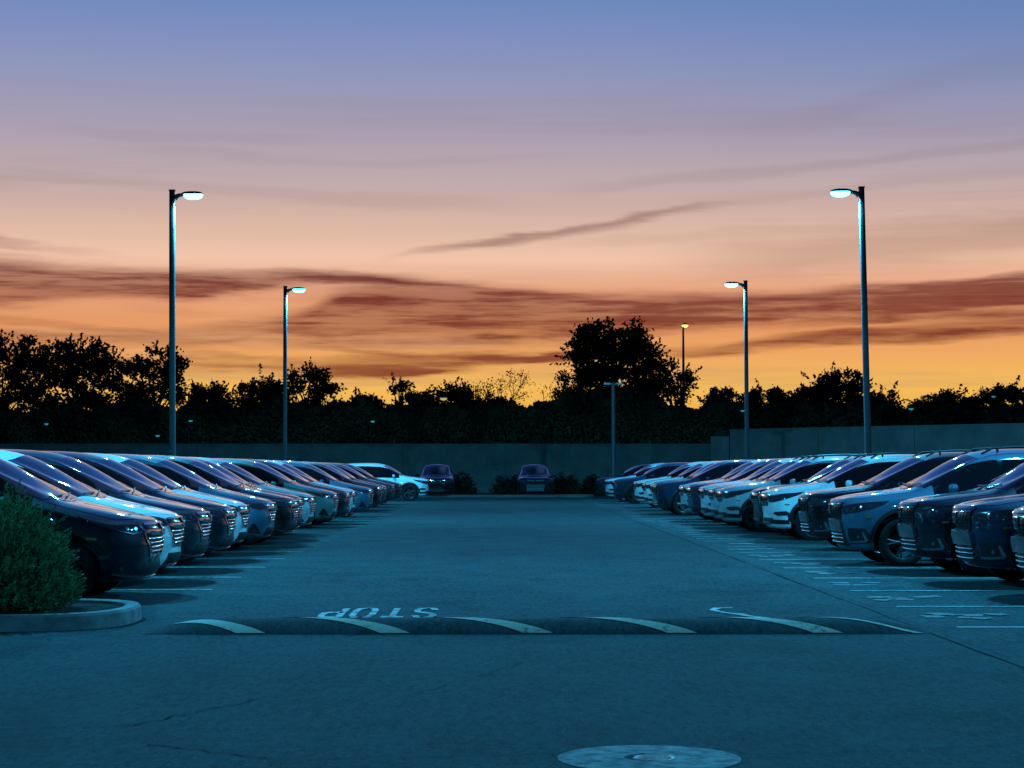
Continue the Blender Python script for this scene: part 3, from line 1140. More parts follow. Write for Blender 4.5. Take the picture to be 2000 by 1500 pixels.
        if skirt:
            for (a, b) in list(cnt):
                if (b, a) in cnt:
                    continue
                k0 = len(verts)
                pa, pb = pos[a], pos[b]
                na = (pb - pa).cross(nor[a]).normalized()
                verts += [pa, pb, pb - nor[b] * skirt, pa - nor[a] * skirt]
                norms += [na] * 4
                F.append((k0 + 1, k0, k0 + 3, k0 + 2))
        if not F:
            return None
        return mesh_obj(name, verts, F, m, parent, smooth=True, normals=[tuple(n) for n in norms])


W_IN = 0.66


def rrect(u0, u1, v0, v1):
    return [(u0, v0), (u1, v0), (u1, v1), (u0, v1)]


def disc(u, v, r, n=18, ky=1.0):
    return [(u + r * math.cos(2 * math.pi * k / n), v + r * ky * math.sin(2 * math.pi * k / n)) for k in range(n)]


def mirror(o2):
    return [(-u, v) for u, v in o2]


# minivan: s, top, belt, half width, roof half width, underside
VAN = dict(L=5.16, wsx=2.35, lift=0.045, wheels=(0.96, 3.96), wr=0.345, arch=0.405, mid=0.52, crown=0.012, sweep=0.36, rake=0.13, rz0=0.60, under=0.42, uz=0.56, tail=0.30,
           st=[(0.0, .89, .775, .93, .60, .25), (.05, .915, .80, .95, .60, .225), (.16, .945, .83, .965, .60, .215), (.35, .985, .865, .975, .60, .21), (.6, 1.03, .91, .985, .60, .21),
               (.85, 1.075, .96, .99, .60, .21), (1.05, 1.11, 1.01, .995, .60, .21), (1.22, 1.185, 1.025, .995, .61, .21), (1.45, 1.325, 1.035, .995, .625, .21),
               (1.75, 1.495, 1.04, .995, .645, .21), (2.05, 1.63, 1.045, .995, .66, .21), (2.35, 1.705, 1.05, .995, .67, .21), (2.7, 1.74, 1.055, .995, .675, .21),
               (3.2, 1.752, 1.06, .995, .675, .21), (3.8, 1.745, 1.07, .995, .67, .21), (4.4, 1.72, 1.085, .985, .66, .23), (4.8, 1.685, 1.09, .975, .645, .26), (5.05, 1.65, 1.09, .96, .63, .30), (5.15, 1.62, 1.08, .94, .62, .33)])
SUV = dict(L=4.86, wsx=2.35, lift=0.025, wheels=(0.95, 3.77), wr=0.375, arch=0.45, mid=0.50, crown=0.022, sweep=0.34, rake=0.05, rz0=0.78, under=0.36, uz=0.60, tail=0.30,
           st=[(0.0, 1.00, .90, .93, .60, .265), (.045, 1.03, .925, .95, .60, .245), (.14, 1.06, .955, .965, .60, .235), (.34, 1.095, .985, .98, .60, .235), (.6, 1.125, 1.015, .99, .60, .24),
               (.88, 1.155, 1.045, .995, .60, .27), (1.12, 1.18, 1.06, .995, .60, .27), (1.3, 1.265, 1.07, .995, .61, .27), (1.52, 1.405, 1.08, .995, .63, .27),
               (1.8, 1.57, 1.085, .995, .655, .27), (2.08, 1.70, 1.09, .995, .67, .27), (2.38, 1.775, 1.095, .995, .685, .27), (2.75, 1.80, 1.10, .995, .69, .27),
               (3.2, 1.805, 1.11, .995, .69, .27), (3.8, 1.785, 1.13, .99, .68, .27), (4.3, 1.75, 1.15, .98, .665, .30), (4.6, 1.715, 1.15, .97, .65, .33), (4.77, 1.68, 1.14, .955, .635, .36), (4.85, 1.65, 1.12, .94, .625, .40)])


def wheel_obj(parent, x, y, z, rad, sg):
    """hub with tyre and five-spoke alloy rim"""
    mb = MB()
    mb.lathe([(0.0, -0.10), (0.155, -0.10), (0.155, 0.02), (0.08, 0.03), (0.0, 0.03)], 'y', 24)
    hub = mb.obj('wheel', M_HUB, parent, True)
    hub.location = (x, y, z)
    hub.rotation_euler = (0, 0, 0 if sg > 0 else math.pi)
    mb = MB()
    rr = 0.245 / 0.36 * rad + 0.005
    mb.lathe([(rr, -0.11), (rr + 0.02, -0.122), (rad - 0.035, -0.125), (rad - 0.008, -0.105), (rad, -0.07), (rad, 0.07), (rad - 0.008, 0.105), (rad - 0.035, 0.125), (rr + 0.02, 0.122), (rr, 0.11)], 'y', 40, close=True)
    mb.obj('tyre', M_TYRE, hub, True, 50)
    mb = MB()
    mb.lathe([(rr + .004, -0.10), (rr - .02, -0.09), (rr - .03, 0.05), (rr - .012, 0.098), (rr + .006, 0.108), (rr + .006, 0.098)], 'y', 40)
    mb.lathe([(0.0, 0.085), (0.05, 0.085), (0.062, 0.07), (0.062, 0.03)], 'y', 20)
    for k in range(5):
        a = 2 * math.pi * k / 5
        for d in (-0.16, 0.16):
            q = MB()
            q.tube([(0.05 * math.cos(a), 0.07, 0.05 * math.sin(a)), ((rr - .01) * 0.55 * math.cos(a + d * 0.5), 0.082, (rr - .01) * .55 * math.sin(a + d * .5)),
                    ((rr - .012) * math.cos(a + d), 0.088, (rr - .012) * math.sin(a + d))], [0.020, 0.017, 0.019], 6)
            mb.add(q.v, q.f)
    mb.obj('rim', M_RIM, hub, True, 40)
    return hub


def badge(cs, parent, zc, w=0.115, h=0.095, off=0.012):
    """framed upright mark: a rounded trapezoid ring holding two uprights and a bar"""
    mb_pts = []
    ring_o = [(-w * .42, zc - h / 2), (w * .42, zc - h / 2), (w * .5, zc + h / 2 - .012), (w * .44, zc + h / 2), (-w * .44, zc + h / 2), (-w * .5, zc + h / 2 - .012)]
    p = cs.patch('badge', 'front', ring_o, M_GLOSSBLK, parent, off, 0.02, 0.03)
    bars = [[(-w * .40, zc + h * .40), (-w * .30, zc + h * .40), (-w * .20, zc - h * .42), (-w * .28, zc - h * .42)],
            [(w * .30, zc + h * .40), (w * .40, zc + h * .40), (w * .28, zc - h * .42), (w * .20, zc - h * .42)],
            [(-w * .26, zc - h * .07), (w * .26, zc - h * .07), (w * .27, zc + h * .07), (-w * .27, zc + h * .07)],
            [(-w * .44, zc - h * .5), (w * .44, zc - h * .5), (w * .44, zc - h * .42), (-w * .44, zc - h * .42)],
            [(-w * .46, zc + h * .42), (w * .46, zc + h * .42), (w * .46, zc + h * .5), (-w * .46, zc + h * .5)],
            [(-w * .52, zc + h * .5), (-w * .46, zc + h * .5), (-w * .40, zc - h * .5), (-w * .46, zc - h * .5)],
            [(w * .46, zc + h * .5), (w * .52, zc + h * .5), (w * .46, zc - h * .5), (w * .40, zc - h * .5)]]
    V, F = [], []
    for b in bars:
        k = len(V)
        for e in (off + 0.004, off + 0.012):
            for u, v_ in b:
                hh = cs.hit('front', u, v_)
                V.append(hh[0] + hh[1] * e)
        F += [(k + 4, k + 5, k + 6, k + 7)] + [(k + i, k + (i + 1) % 4, k + 4 + (i + 1) % 4, k + 4 + i) for i in range(4)]
    mesh_obj('emblem', V, F, M_CHROME, p)
    return p


def multi(cs, name, items, m, parent, off=0.006, skirt=0.015, grid=0.05):
    """several strips (mode, outline) joined into ONE mesh part"""
    V, F, N = [], [], []
    for mode, ol in items:
        o = cs.patch(name, mode, ol, m, parent, off, skirt, grid)
        if o is None:
            continue
        me = o.data
        k = len(V)
        V += [v.co.copy() for v in me.vertices]
        for p in me.polygons:
            F.append([i + k for i in p.vertices])
        nn = [Vector() for _ in me.vertices]
        for p in me.polygons:
            for li in p.loop_indices:
                nn[me.loops[li].vertex_index] = me.corner_normals[li].vector.copy()
        N += nn
        bpy.data.objects.remove(o)
        bpy.data.meshes.remove(me)
    return mesh_obj(name, V, F, m, parent, smooth=True, normals=[tuple(n) for n in N])


def rods(cs, name, paths, rad, m, parent, off):
    mb = MB()
    for mode, pts in paths:
        P = []
        for (a, b), (c, d) in zip(pts[:-1], pts[1:]):
            n = max(1, int(math.hypot(c - a, d - b) / 0.06))
            P += [(a + (c - a) * i / n, b + (d - b) * i / n) for i in range(n)]
        P.append(pts[-1])
        Q = []
        for u, v in P:
            h = cs.hit(mode, u, v)
            if h:
                Q.append(h[0] + Vector((1, 0, 0)) * off)
        if len(Q) > 1:
            mb.tube(Q, rad, 8)
    return mb.obj(name, m, parent, True, 60)


def side_windows(cs, root, cuts, zlo=0.025, frac=0.75):
    for sg in '+-':
        for (a, b) in [(cuts[0][0], cuts[-1][1])] + list(cuts):
            whole = (a, b) == (cuts[0][0], cuts[-1][1])
            top, bot = [], []
            n = 40 if whole else 14
            for i in range(n + 1):
                q = a + (b - a) * i / n
                T, B, W, G, zb = cs.at(q)
                zt = B + frac * (T - B)
                zbm = B + zlo
                if zt - zbm < 0.035:
                    continue
                top.append((q, zt)); bot.append((q, zbm))
            if whole:
                cs.patch('window_frame', 'side' + sg, [(q, z - .012) for q, z in bot] + [(q, z + .014) for q, z in top[::-1]], M_GLOSSBLK, root, 0.003, 0.012, 0.05)
            else:
                cs.patch('side_window', 'side' + sg, bot + top[::-1], M_GLASS, root, 0.007, 0.010, 0.05)


def mirrors(root, cs, s0, z0, painted=True):
    for sg in (1, -1):
        mb = MB()
        bm = bmesh.new()
        bmesh.ops.create_icosphere(bm, subdivisions=3, radius=1)
        for v in bm.verts:
            x, y, z = v.co
            x, y, z = [math.copysign(abs(q) ** 0.72, q) for q in (x, y, z)]
            x = max(x, -0.5)
            ys = y * sg
            v.co = Vector((x * (0.075 + 0.02 * -ys), y * 0.115, z * (0.075 - 0.012 * ys) - 0.004 * ys))
            v.co += Vector((cs.L / 2 - s0, sg * 1.06, z0 - 0.01))
        mb.bm(bm)
        mb.tube([(cs.L / 2 - s0 + 0.02, sg * 0.93, z0 - 0.07), (cs.L / 2 - s0 + 0.01, sg * 1.03, z0 - 0.055)], [0.035, 0.03], 8)
        o = mb.obj('mirror', P_NAVY, root, True, 60)
        PAINTED.add(o.name)
        mb = MB()
        x = cs.L / 2 - s0 - 0.055
        v = [(x, sg * 1.06 + 0.095 * math.cos(2 * math.pi * k / 20), z0 - 0.01 + 0.06 * math.sin(2 * math.pi * k / 20)) for k in range(20)]
        mesh_obj('mirror_glass', v, [tuple(range(20))], M_GLASS, o)


def handle(root, cs, sg, s0, z0):
    W = 0.0
    h = cs.hit('side+', s0, z0)
    y = (h[0].y + 0.03) * sg
    x = cs.L / 2 - s0
    mb = MB()
    mb.tube([(x + .11, y - .035 * sg, z0), (x + .09, y, z0), (x - .09, y, z0), (x - .11, y - .035 * sg, z0)], [0.013, 0.016, 0.016, 0.013], 8)
    o = mb.obj('door_handle', P_NAVY, root, True, 60)
    PAINTED.add(o.name)


def paint_part(o):
    if o is not None:
        PAINTED.add(o.name)
    return o


def wiper(cs, root, s0):
    mb = MB()
    for y0, y1 in ((0.55, -0.05), (-0.02, -0.62)):
        pts = []
        for i in range(7):
            t = i / 6
            y = y0 + (y1 - y0) * t
            h = cs.hit('top', s0 + 0.10 + 0.12 * abs(y) ** 1.5 + 0.05 * (1 - t), y)
            pts.append(h[0] + h[1] * 0.018)
        mb.tube(pts, 0.009, 6)
    mb.obj('wiper', M_TRIM, root, True)


def common(cs, root, cowl, wtop, hood0, doors, wins, win_half=(0.80, 0.61)):
    bodymesh = cs.build('body')
    body = link(bpy.data.objects.new('body', bodymesh), root)
    PAINTED.add(body.name)
    # hood panel
    o_l = []
    for i in range(11):
        y = -0.80 + 1.6 * i / 10
        o_l.append((hood0 + 0.30 * (abs(y) / 0.8) ** 2.4, y * 0.93))
    for i in range(11):
        y = 0.80 - 1.6 * i / 10
        o_l.append((cowl - 0.03 + 0.17 * (abs(y) / 0.8) ** 2, y))
    paint_part(cs.patch('hood', 'top', o_l, P_NAVY, root, 0.005, 0.015, 0.04))
    o_l = []
    for i in range(13):
        y = -1 + 2 * i / 12
        o_l.append((cowl + 0.02 + 0.17 * abs(y) ** 2, y * win_half[0]))
    for i in range(13):
        y = 1 - 2 * i / 12
        o_l.append((wtop + 0.09 * abs(y) ** 2, y * win_half[1]))
    cs.patch('windshield', 'top', o_l, M_GLASS, root, 0.006, 0.014, 0.034)
    wiper(cs, root, cowl)
    for sg in '+-':
        for nm, ol in doors:
            paint_part(cs.patch(nm, 'side' + sg, ol, P_NAVY, root, 0.004, 0.012, 0.07))
    side_windows(cs, root, wins)
    for q in cs.wheels:
        for sg in (1, -1):
            wheel_obj(root, cs.L / 2 - q, sg * 0.865, cs.wr, cs.wr, sg)
    # rear: glass, tail lamps, plate recess
    cs.patch('rear_window', 'rear', [(-.62, 1.2), (.62, 1.2), (.56, 1.58), (-.56, 1.58)], M_GLASS, root, 0.004, 0.012, 0.08)
    return body


M_TAIL = mat('tail_lamp_red', (0.25, 0.01, 0.012), 0.1, 0, 0.6, 1.0)


def headlights(cs, root, ol, projs, drl=None):
    for sg in '+-':
        h = cs.patch('headlight', 'diag' + sg, ol, M_LAMPGL, root, 0.006, 0.015, 0.03)
        for (u, v, r) in projs:
            cs.patch('projector', 'diag' + sg, disc(u, v, r), M_REFL, h, 0.011, 0.01, 0.02)
        if drl:
            cs.patch('light_bar', 'diag' + sg, drl, M_REFL, h, 0.010, 0.008, 0.025)


def strip(pts, w):
    up = [(u, v + w / 2) for u, v in pts]
    lo = [(u, v - w / 2) for u, v in pts[::-1]]
    return up + lo


def build_van():
    cs = CarShape(VAN)
    root = empty('minivan')
    common(cs, root, 1.06, 2.10, 0.14,
           [('front_door', [(1.50, .33), (1.43, .60), (1.42, 1.0), (2.60, 1.025), (2.62, .33)]),
            ('sliding_door', [(2.635, .33), (2.615, 1.025), (3.72, 1.04), (3.74, .80), (3.62, .55), (3.50, .33)])],
           [(1.36, 2.58), (2.66, 3.68), (3.76, 4.72)])
    # upper face: black grille, chrome wing, V sides and slats
    cs.patch('grille', 'front', [(-.30, .50), (.30, .50), (.46, .66), (.56, .83), (.50, .865), (-.50, .865), (-.56, .83), (-.46, .66)], M_GLOSSBLK, root, 0.006, 0.02, 0.05)
    wing = [('front', [(-.56, .765), (-.30, .735), (.30, .735), (.56, .765), (.57, .80), (.30, .79), (-.30, .79), (-.57, .80)])]
    multi(cs, 'chrome_wing', wing, M_CHROME, root, 0.018, 0.022, 0.05)
    rods(cs, 'grille_slats', [('front', [(-w, z), (w, z)]) for z, w in ((.545, .34), (.595, .38), (.645, .42), (.695, .46))], 0.011, M_CHROME, root, 0.012)
    fr = [('front', [(-.33, .485), (.33, .485), (.33, .512), (-.33, .512)])]
    for sgn in (1, -1):
        q = [(.31, .49), (.345, .49), (.50, .66), (.60, .85), (.57, .855), (.47, .67)]
        fr.append(('front', q if sgn > 0 else [(-a, b) for a, b in q][::-1]))
    multi(cs, 'grille_surround', fr, M_CHROME, root, 0.013, 0.018, 0.05)
    multi(cs, 'upper_chrome', [('front', [(-.50, .848), (.50, .848), (.47, .868), (-.47, .868)])], M_CHROME, root, 0.012, 0.015, 0.05)
    badge(cs, root, .800, 0.13, 0.11, 0.022)
    headlights(cs, root, [(.52, .765), (.50, .845), (.62, .875), (.9, .915), (1.16, .955), (1.23, .965), (1.18, .92), (1.02, .83), (.86, .775), (.70, .745)],
               [(.63, .808, .024), (.76, .822, .024), (.88, .845, .020)], strip([(.53, .775), (.70, .757), (.86, .787), (1.02, .842)], .014))
    # lower face
    cs.patch('lower_grille', 'front', [(-.52, .27), (.52, .27), (.46, .415), (-.46, .415)], M_TRIM, root, 0.005, 0.02, 0.06)
    for sg in '+-':
        p = cs.patch('fog_housing', 'diag' + sg, [(.60, .30), (.92, .325), (.98, .36), (.90, .50), (.84, .50), (.70, .38)], M_TRIM, root, 0.006, 0.02, 0.04)
        cs.patch('fog_lamp', 'diag' + sg, disc(.84, .375, .022), M_REFL, p, 0.014, 0.012, 0.02)
    multi(cs, 'chrome_lip', [('front', [(-.50, .245), (.50, .245), (.52, .268), (-.52, .268)]), ('diag+', strip([(.50, .262), (.70, .28), (.95, .315)], .018)), ('diag-', strip([(.50, .262), (.70, .28), (.95, .315)], .018))], M_CHROME, root, 0.016, 0.02, 0.05)
    for sg in '+-':
        cs.patch('marker_lamp', 'side' + sg, [(.60, .69), (.72, .70), (.72, .725), (.60, .72)], M_AMBER, root, 0.006, 0.01, 0.05)
        cs.patch('tail_lamp', 'side' + sg, [(4.80, 1.02), (5.02, .98), (5.0, 1.2), (4.85, 1.22)], M_TAIL, root, 0.005, 0.01, 0.05)
    mirrors(root, cs, 1.62, 1.12)
    for sg in (1, -1):
        handle(root, cs, sg, 2.45, .90)
        handle(root, cs, sg, 2.82, .90)
    return root


def build_suv(kind):
    cs = CarShape(SUV)
    root = empty('suv')
    common(cs, root, 1.13, 2.13, 0.05,
           [('front_door', [(1.56, .40), (1.47, .66), (1.46, 1.045), (2.50, 1.07), (2.52, .40)]),
            ('rear_door', [(2.535, .40), (2.515, 1.07), (3.50, 1.085), (3.50, .92), (3.36, .70), (3.26, .40)])],
           [(1.44, 2.47), (2.54, 3.44), (3.53, 4.40)])
    # wheel arch cladding and sills
    for sg in '+-':
        for q in cs.wheels:
            cz = cs.wr + 0.02
            inner, outer = [], []
            for i in range(25):
                a = R(2 + 176 * i / 24)
                inner.append((q - (cs.arch - .004) * math.cos(a), cz + (cs.arch - .004) * math.sin(a)))
                outer.append((q - (cs.arch + .06) * math.cos(a), cz + (cs.arch + .055) * math.sin(a)))
            cs.patch('wheel_arch_trim', 'side' + sg, inner + outer[::-1], M_TRIM, root, 0.010, 0.03, 0.05)
        cs.patch('side_sill', 'side' + sg, rrect(1.50, 3.22, .295, .40), M_TRIM, root, 0.008, 0.02, 0.07)
    # roof rails
    for sg in (1, -1):
        mb = MB()
        pts = []
        for i in range(13):
            q = 2.25 + 2.1 * i / 12
            T, B, W, G, zb = cs.at(q)
            lift = 0.045 if 0 < i < 12 else -0.01
            pts.append((cs.L / 2 - q, sg * G * 0.90, T - .03 + lift))
        mb.tube(pts, 0.018, 8)
        for q in (2.5, 3.3, 4.1):
            T, B, W, G, zb = cs.at(q)
            mb.tube([(cs.L / 2 - q, sg * G * .9, T - .06), (cs.L / 2 - q, sg * G * .9, T + .01)], 0.02, 8)
        mb.obj('roof_rail', M_TRIM, root, True)
    tough = kind == 'tough'
    # upper face
    if tough:
        gt, gb = .985, .70
        cs.patch('grille', 'front', [(-.40, gb), (.40, gb), (.52, gt), (-.52, gt)], M_TRIM, root, 0.005, 0.02, 0.05)
        mesh = []
        for k in range(6):
            z = gb + .03 + k * .042
            w = .40 + .12 * (z - gb) / (gt - gb) - .03
            mesh.append(('front', rrect(-w, w, z, z + .008)))
        for k in range(-4, 5):
            mesh.append(('front', [(k * .085 - .004, gb + .02), (k * .085 + .004, gb + .02), (k * .105 + .004, gt - .03), (k * .105 - .004, gt - .03)]))
        multi(cs, 'grille_mesh', mesh, M_GLOSSBLK, root, 0.012, 0.01, 0.06)
        cs.patch('grille_surround', 'front', [(-.43, gb - .02), (.43, gb - .02), (.54, gt), (.505, gt), (.39, gb + .012), (-.39, gb + .012), (-.505, gt), (-.54, gt)], M_GLOSSBLK, root, 0.016, 0.02, 0.05)
        paint_part(cs.patch('hood_lip', 'front', [(-.55, .972), (.55, .972), (.54, 1.008), (-.54, 1.008)], P_NAVY, root, 0.020, 0.024, 0.05))
        badge(cs, root, .87, 0.15, 0.13, 0.018)
        headlights(cs, root, [(.44, .80), (.42, .915), (.60, .935), (.90, .965), (1.14, 1.0), (1.20, 1.005), (1.15, .955), (1.0, .885), (.84, .835), (.62, .80)],
                   [(.58, .862, .028), (.73, .882, .028), (.86, .90, .020)], strip([(.50, .925), (.72, .95), (.95, .972), (1.12, .99)], .012))
        # protruding matte bumper block over black intake with bright slats
        cs.patch('lower_grille', 'front', [(-.56, .31), (.56, .31), (.52, .52), (-.52, .52)], M_TRIM, root, 0.004, 0.02, 0.06)
        cs.patch('bumper_guard', 'front', [(-.47, .52), (.47, .52), (.50, .545), (.48, .665), (.43, .70), (-.43, .70), (-.48, .665), (-.50, .545)], M_MATTE, root, 0.045, 0.06, 0.05)
        rods(cs, 'lower_slats', [('front', [(-.45, z), (.45, z)]) for z in (.475, .42, .355)], 0.012, M_SATIN, root, 0.022)
        for sg in '+-':
            p = cs.patch('fog_housing', 'diag' + sg, [(.54, .34), (.98, .355), (1.03, .40), (.92, .58), (.56, .585)], M_TRIM, root, 0.006, 0.02, 0.04)
            cs.patch('fog_lamp', 'diag' + sg, disc(.78, .455, .024), M_REFL, p, 0.014, 0.012, 0.02)
            multi(cs, 'fog_trim', [('diag' + sg, strip([(.56, .37), (.75, .372), (.93, .39)], .026)), ('diag' + sg, [(.90, .40), (.955, .40), (.90, .53), (.865, .53)])], M_SATIN, root, 0.016, 0.015, 0.04)
    else:
        gt, gb = .985, .72
        cs.patch('grille', 'front', [(-.44, gb), (.44, gb), (.54, gt), (-.54, gt)], M_GLOSSBLK, root, 0.005, 0.02, 0.05)
        multi(cs, 'grille_slats', [('front', rrect(-.47, .47, .75, .768)), ('front', rrect(-.49, .49, .80, .818))], M_SATIN, root, 0.012, 0.014, 0.05)
        multi(cs, 'chrome_wing', [('front', [(-.56, .90), (.56, .90), (.57, .95), (-.57, .95)])], M_CHROME, root, 0.018, 0.022, 0.05)
        paint_part(cs.patch('hood_lip', 'front', [(-.55, .975), (.55, .975), (.54, 1.008), (-.54, 1.008)], P_NAVY, root, 0.016, 0.02, 0.05))
        badge(cs, root, .88, 0.16, 0.13, 0.024)
        headlights(cs, root, [(.44, .80), (.42, .93), (.60, .945), (.90, .975), (1.16, 1.015), (1.24, 1.025), (1.17, .965), (1.0, .885), (.84, .835), (.62, .80)],
                   [(.58, .862, .028), (.73, .882, .028), (.86, .90, .020)], strip([(.50, .94), (.72, .957), (.95, .98), (1.14, 1.0)], .012))
        cs.patch('lower_grille', 'front', [(-.56, .345), (.56, .345), (.60, .47), (-.60, .47)], M_TRIM, root, 0.005, 0.02, 0.06)
        multi(cs, 'skid_plate', [('front', [(-.42, .335), (.42, .335), (.46, .385), (-.46, .385)])], M_SATIN, root, 0.02, 0.025, 0.06)
        for sg in '+-':
            p = cs.patch('fog_housing', 'diag' + sg, [(.60, .56), (.66, .60), (.96, .62), (1.05, .56), (1.10, .36), (1.02, .345), (.97, .53), (.74, .52)], M_TRIM, root, 0.008, 0.02, 0.03)
            cs.patch('fog_lamp', 'diag' + sg, disc(.80, .565, .022), M_REFL, p, 0.014, 0.012, 0.02)
            cs.patch('bumper_corner', 'diag' + sg, [(.54, .345), (1.0, .345), (.99, .43), (.54, .44)], M_TRIM, root, 0.006, 0.02, 0.05)
    for sg in '+-':
        cs.patch('marker_lamp', 'side' + sg, [(.38, .74), (.47, .745), (.47, .77), (.38, .765)], M_AMBER, root, 0.006, 0.01, 0.05)
        cs.patch('tail_lamp', 'side' + sg, [(4.45, 1.05), (4.68, 1.0), (4.66, 1.2), (4.5, 1.22)], M_TAIL, root, 0.005, 0.01, 0.05)
    mirrors(root, cs, 1.72, 1.20)
    for sg in (1, -1):
        handle(root, cs, sg, 2.33, .955)
        handle(root, cs, sg, 3.32, .965)
    return root


PROTO = {'van': build_van(), 'tough': build_suv('tough'), 'soft': build_suv('soft')}
for o in COL.objects:
    if o.parent is not None:
        KIDS.setdefault(o.parent.name, []).append(o)
SMALL = ('door_handle', 'wiper', 'marker_lamp', 'tail_lamp', 'rear_window', 'fog_trim', 'mirror_glass', 'window_trim', 'emblem', 'projector', 'light_bar', 'side_sill', 'roof_rail', 'grille_mesh')
HALF = {'van': VAN['L'] / 2, 'tough': SUV['L'] / 2, 'soft': SUV['L'] / 2}
used = set()


def place_car(kind, paint_m, xn, y, rz, label, group, cat, tilt=0.0):
    """nose at (xn, y) for cars facing along +x or -x"""
    pr = PROTO[kind]
    far = y > 52
    c = copy_tree(pr, None, SMALL if far else (), paint_m)
    h = HALF[kind]
    rz2 = rz + tilt
    c.location = (xn - h * math.cos(rz2), y - h * math.sin(rz2), 0)
    c.rotation_euler = (0, 0, rz2)
    tag(c, label, cat, group)
    return c


GL = 'minivans parked nose out in the left row'
GR = 'sport utility vehicles parked nose out in the right row'
D0 = 22.8
rt = random.Random(3)
LEFT = [
    (0, -3.87, P_NAVY, 'navy minivan nearest the camera in the left row, beside the green shrub'),
    (1, -4.07, P_WHITE, 'white minivan right behind the navy one beside the shrub'),
    (2, -4.12, P_GREY, 'dark grey minivan behind the nearest white minivan of the left row'),
    (3, -4.12, P_NAVY, 'navy minivan between the nearest dark grey minivan and a second white one'),
    (4, -4.26, P_WHITE, 'second white minivan of the left row, between a navy and a steel blue one'),
    (5, -4.11, P_STEEL, 'steel blue minivan just behind the second white minivan of the left row'),
    (6, -3.96, P_BLACK, 'black minivan behind the steel blue one, first of two dark noses side by side'),
    (7, -4.14, P_NAVY, 'navy minivan tucked behind the black one in the middle of the left row'),
    (8, -4.14, P_LIGHT, 'pale silver minivan just before the empty stall of the left row'),
    (10, -4.06, P_GREEN, 'grey green minivan just past the empty stall, its front fender showing'),
    (11, -3.95, P_BLACK, 'black minivan directly behind the grey green one'),
    (12, -3.99, P_LIGHT, 'pale silver minivan behind the black one in the far half of the left row'),
    (14, -3.85, P_STEEL, 'steel blue minivan standing alone between two gaps far along the left row'),
    (17, -4.05, P_BLACK, 'black minivan far along the left row, nearer of a close dark pair'),
    (18, -4.05, P_NAVY, 'navy minivan far along the left row, farther of a close dark pair'),
    (20, -4.03, P_GREY, 'dark grey minivan near the far end of the left row'),
    (22, -4.05, P_NAVY, 'last navy minivan of the left row, just before the white sport utility vehicle'),
]
for k, xn, pm, lab in LEFT:
    place_car('van', pm, xn, D0 + PITCH * k, 0.0, lab, GL, 'minivan', R(rt.uniform(-0.8, 0.8)))
place_car('soft', P_WHITE, -3.25, 94.3, 0.0, 'white sport utility vehicle seen side on at the far end of the left row', GL, 'car')
RIGHT = [
    (22.55, 6.02, 'tough', P_NAVY, 'navy sport utility vehicle cut off by the right edge of the photo'),
    (25.2, 5.93, 'tough', P_BLUE, 'dark blue sport utility vehicle second from the camera in the right row, headlight glinting'),
    (28.0, 5.80, 'tough', P_NAVY, 'navy sport utility vehicle between the dark blue one and the forward standing steel blue one'),
    (30.8, 5.27, 'tough', P_STEEL, 'steel blue sport utility vehicle standing forward, its black wheel arch in full view'),
    (36.3, 5.63, 'tough', P_BLACK, 'black sport utility vehicle with grey bumper block behind the steel blue one'),
    (41.7, 5.64, 'soft', P_WHITE, 'bright white sport utility vehicle in the middle of the right row'),
    (44.5, 5.80, 'soft', P_BLACK, 'black sport utility vehicle peeking out behind the bright white one'),
    (47.2, 5.31, 'soft', P_SILVER, 'silver sport utility vehicle with its fender in view, nearest of three silver ones'),
    (50.0, 5.42, 'soft', P_SILVER, 'silver sport utility vehicle in the middle of three silver noses side by side'),
    (52.7, 5.45, 'soft', P_LIGHT, 'pale silver sport utility vehicle, farthest of three silver noses side by side'),
    (55.5, 5.38, 'soft', P_BLUE, 'dark blue sport utility vehicle just beyond the three silver ones'),
    (58.2, 5.42, 'soft', P_SILVER, 'silver sport utility vehicle between two dark blue ones'),
    (63.7, 5.08, 'tough', P_BLUE, 'dark blue sport utility vehicle standing forward in the far half of the right row'),
    (66.5, 5.22, 'soft', P_LIGHT, 'pale silver sport utility vehicle right behind the forward standing dark blue one'),
    (71.9, 5.35, 'soft', P_WHITE, 'nearer of two white sport utility vehicles in the far half of the right row'),
    (77.4, 5.40, 'soft', P_WHITE, 'farther of two white sport utility vehicles in the far half of the right row'),
    (85.7, 5.05, 'soft', P_BLUE, 'small looking dark blue sport utility vehicle near the far end of the right row'),
    (91.1, 5.0, 'soft', P_LIGHT, 'pale silver sport utility vehicle next to last in the right row'),
    (101.5, 5.13, 'soft', P_GREY, 'dark grey sport utility vehicle last in the right row near the wall'),
]
for y, xn, kd, pm, lab in RIGHT:
    place_car(kd, pm, xn, y, math.pi, lab, GR, 'car', R(rt.uniform(-0.7, 0.7)))
GB = 'dark cars parked against the far wall'
place_car('soft', P_BLACK, (851 - 971) / 3800 * 104, 104.0, -math.pi / 2, 'dark sport utility vehicle facing the camera next to the nose of the white one', GB, 'car')
place_car('tough', P_NAVY, (1046 - 971) / 3800 * 105.0, 104.9, -math.pi / 2, 'dark sport utility vehicle facing the camera between two shrubs at the far wall', GB, 'car')
for pr in PROTO.values():
    for o in [pr] + list(KIDS.get(pr.name, [])):
        for q in list(KIDS.get(o.name, [])) if o is not pr else []:
            bpy.data.objects.remove(q)
    for o in KIDS.get(pr.name, []):
        bpy.data.objects.remove(o)
    bpy.data.objects.remove(pr)

# ------------------------------------------------------------------ LAMP POSTS
GLP = 'lit lamp posts along the rows'


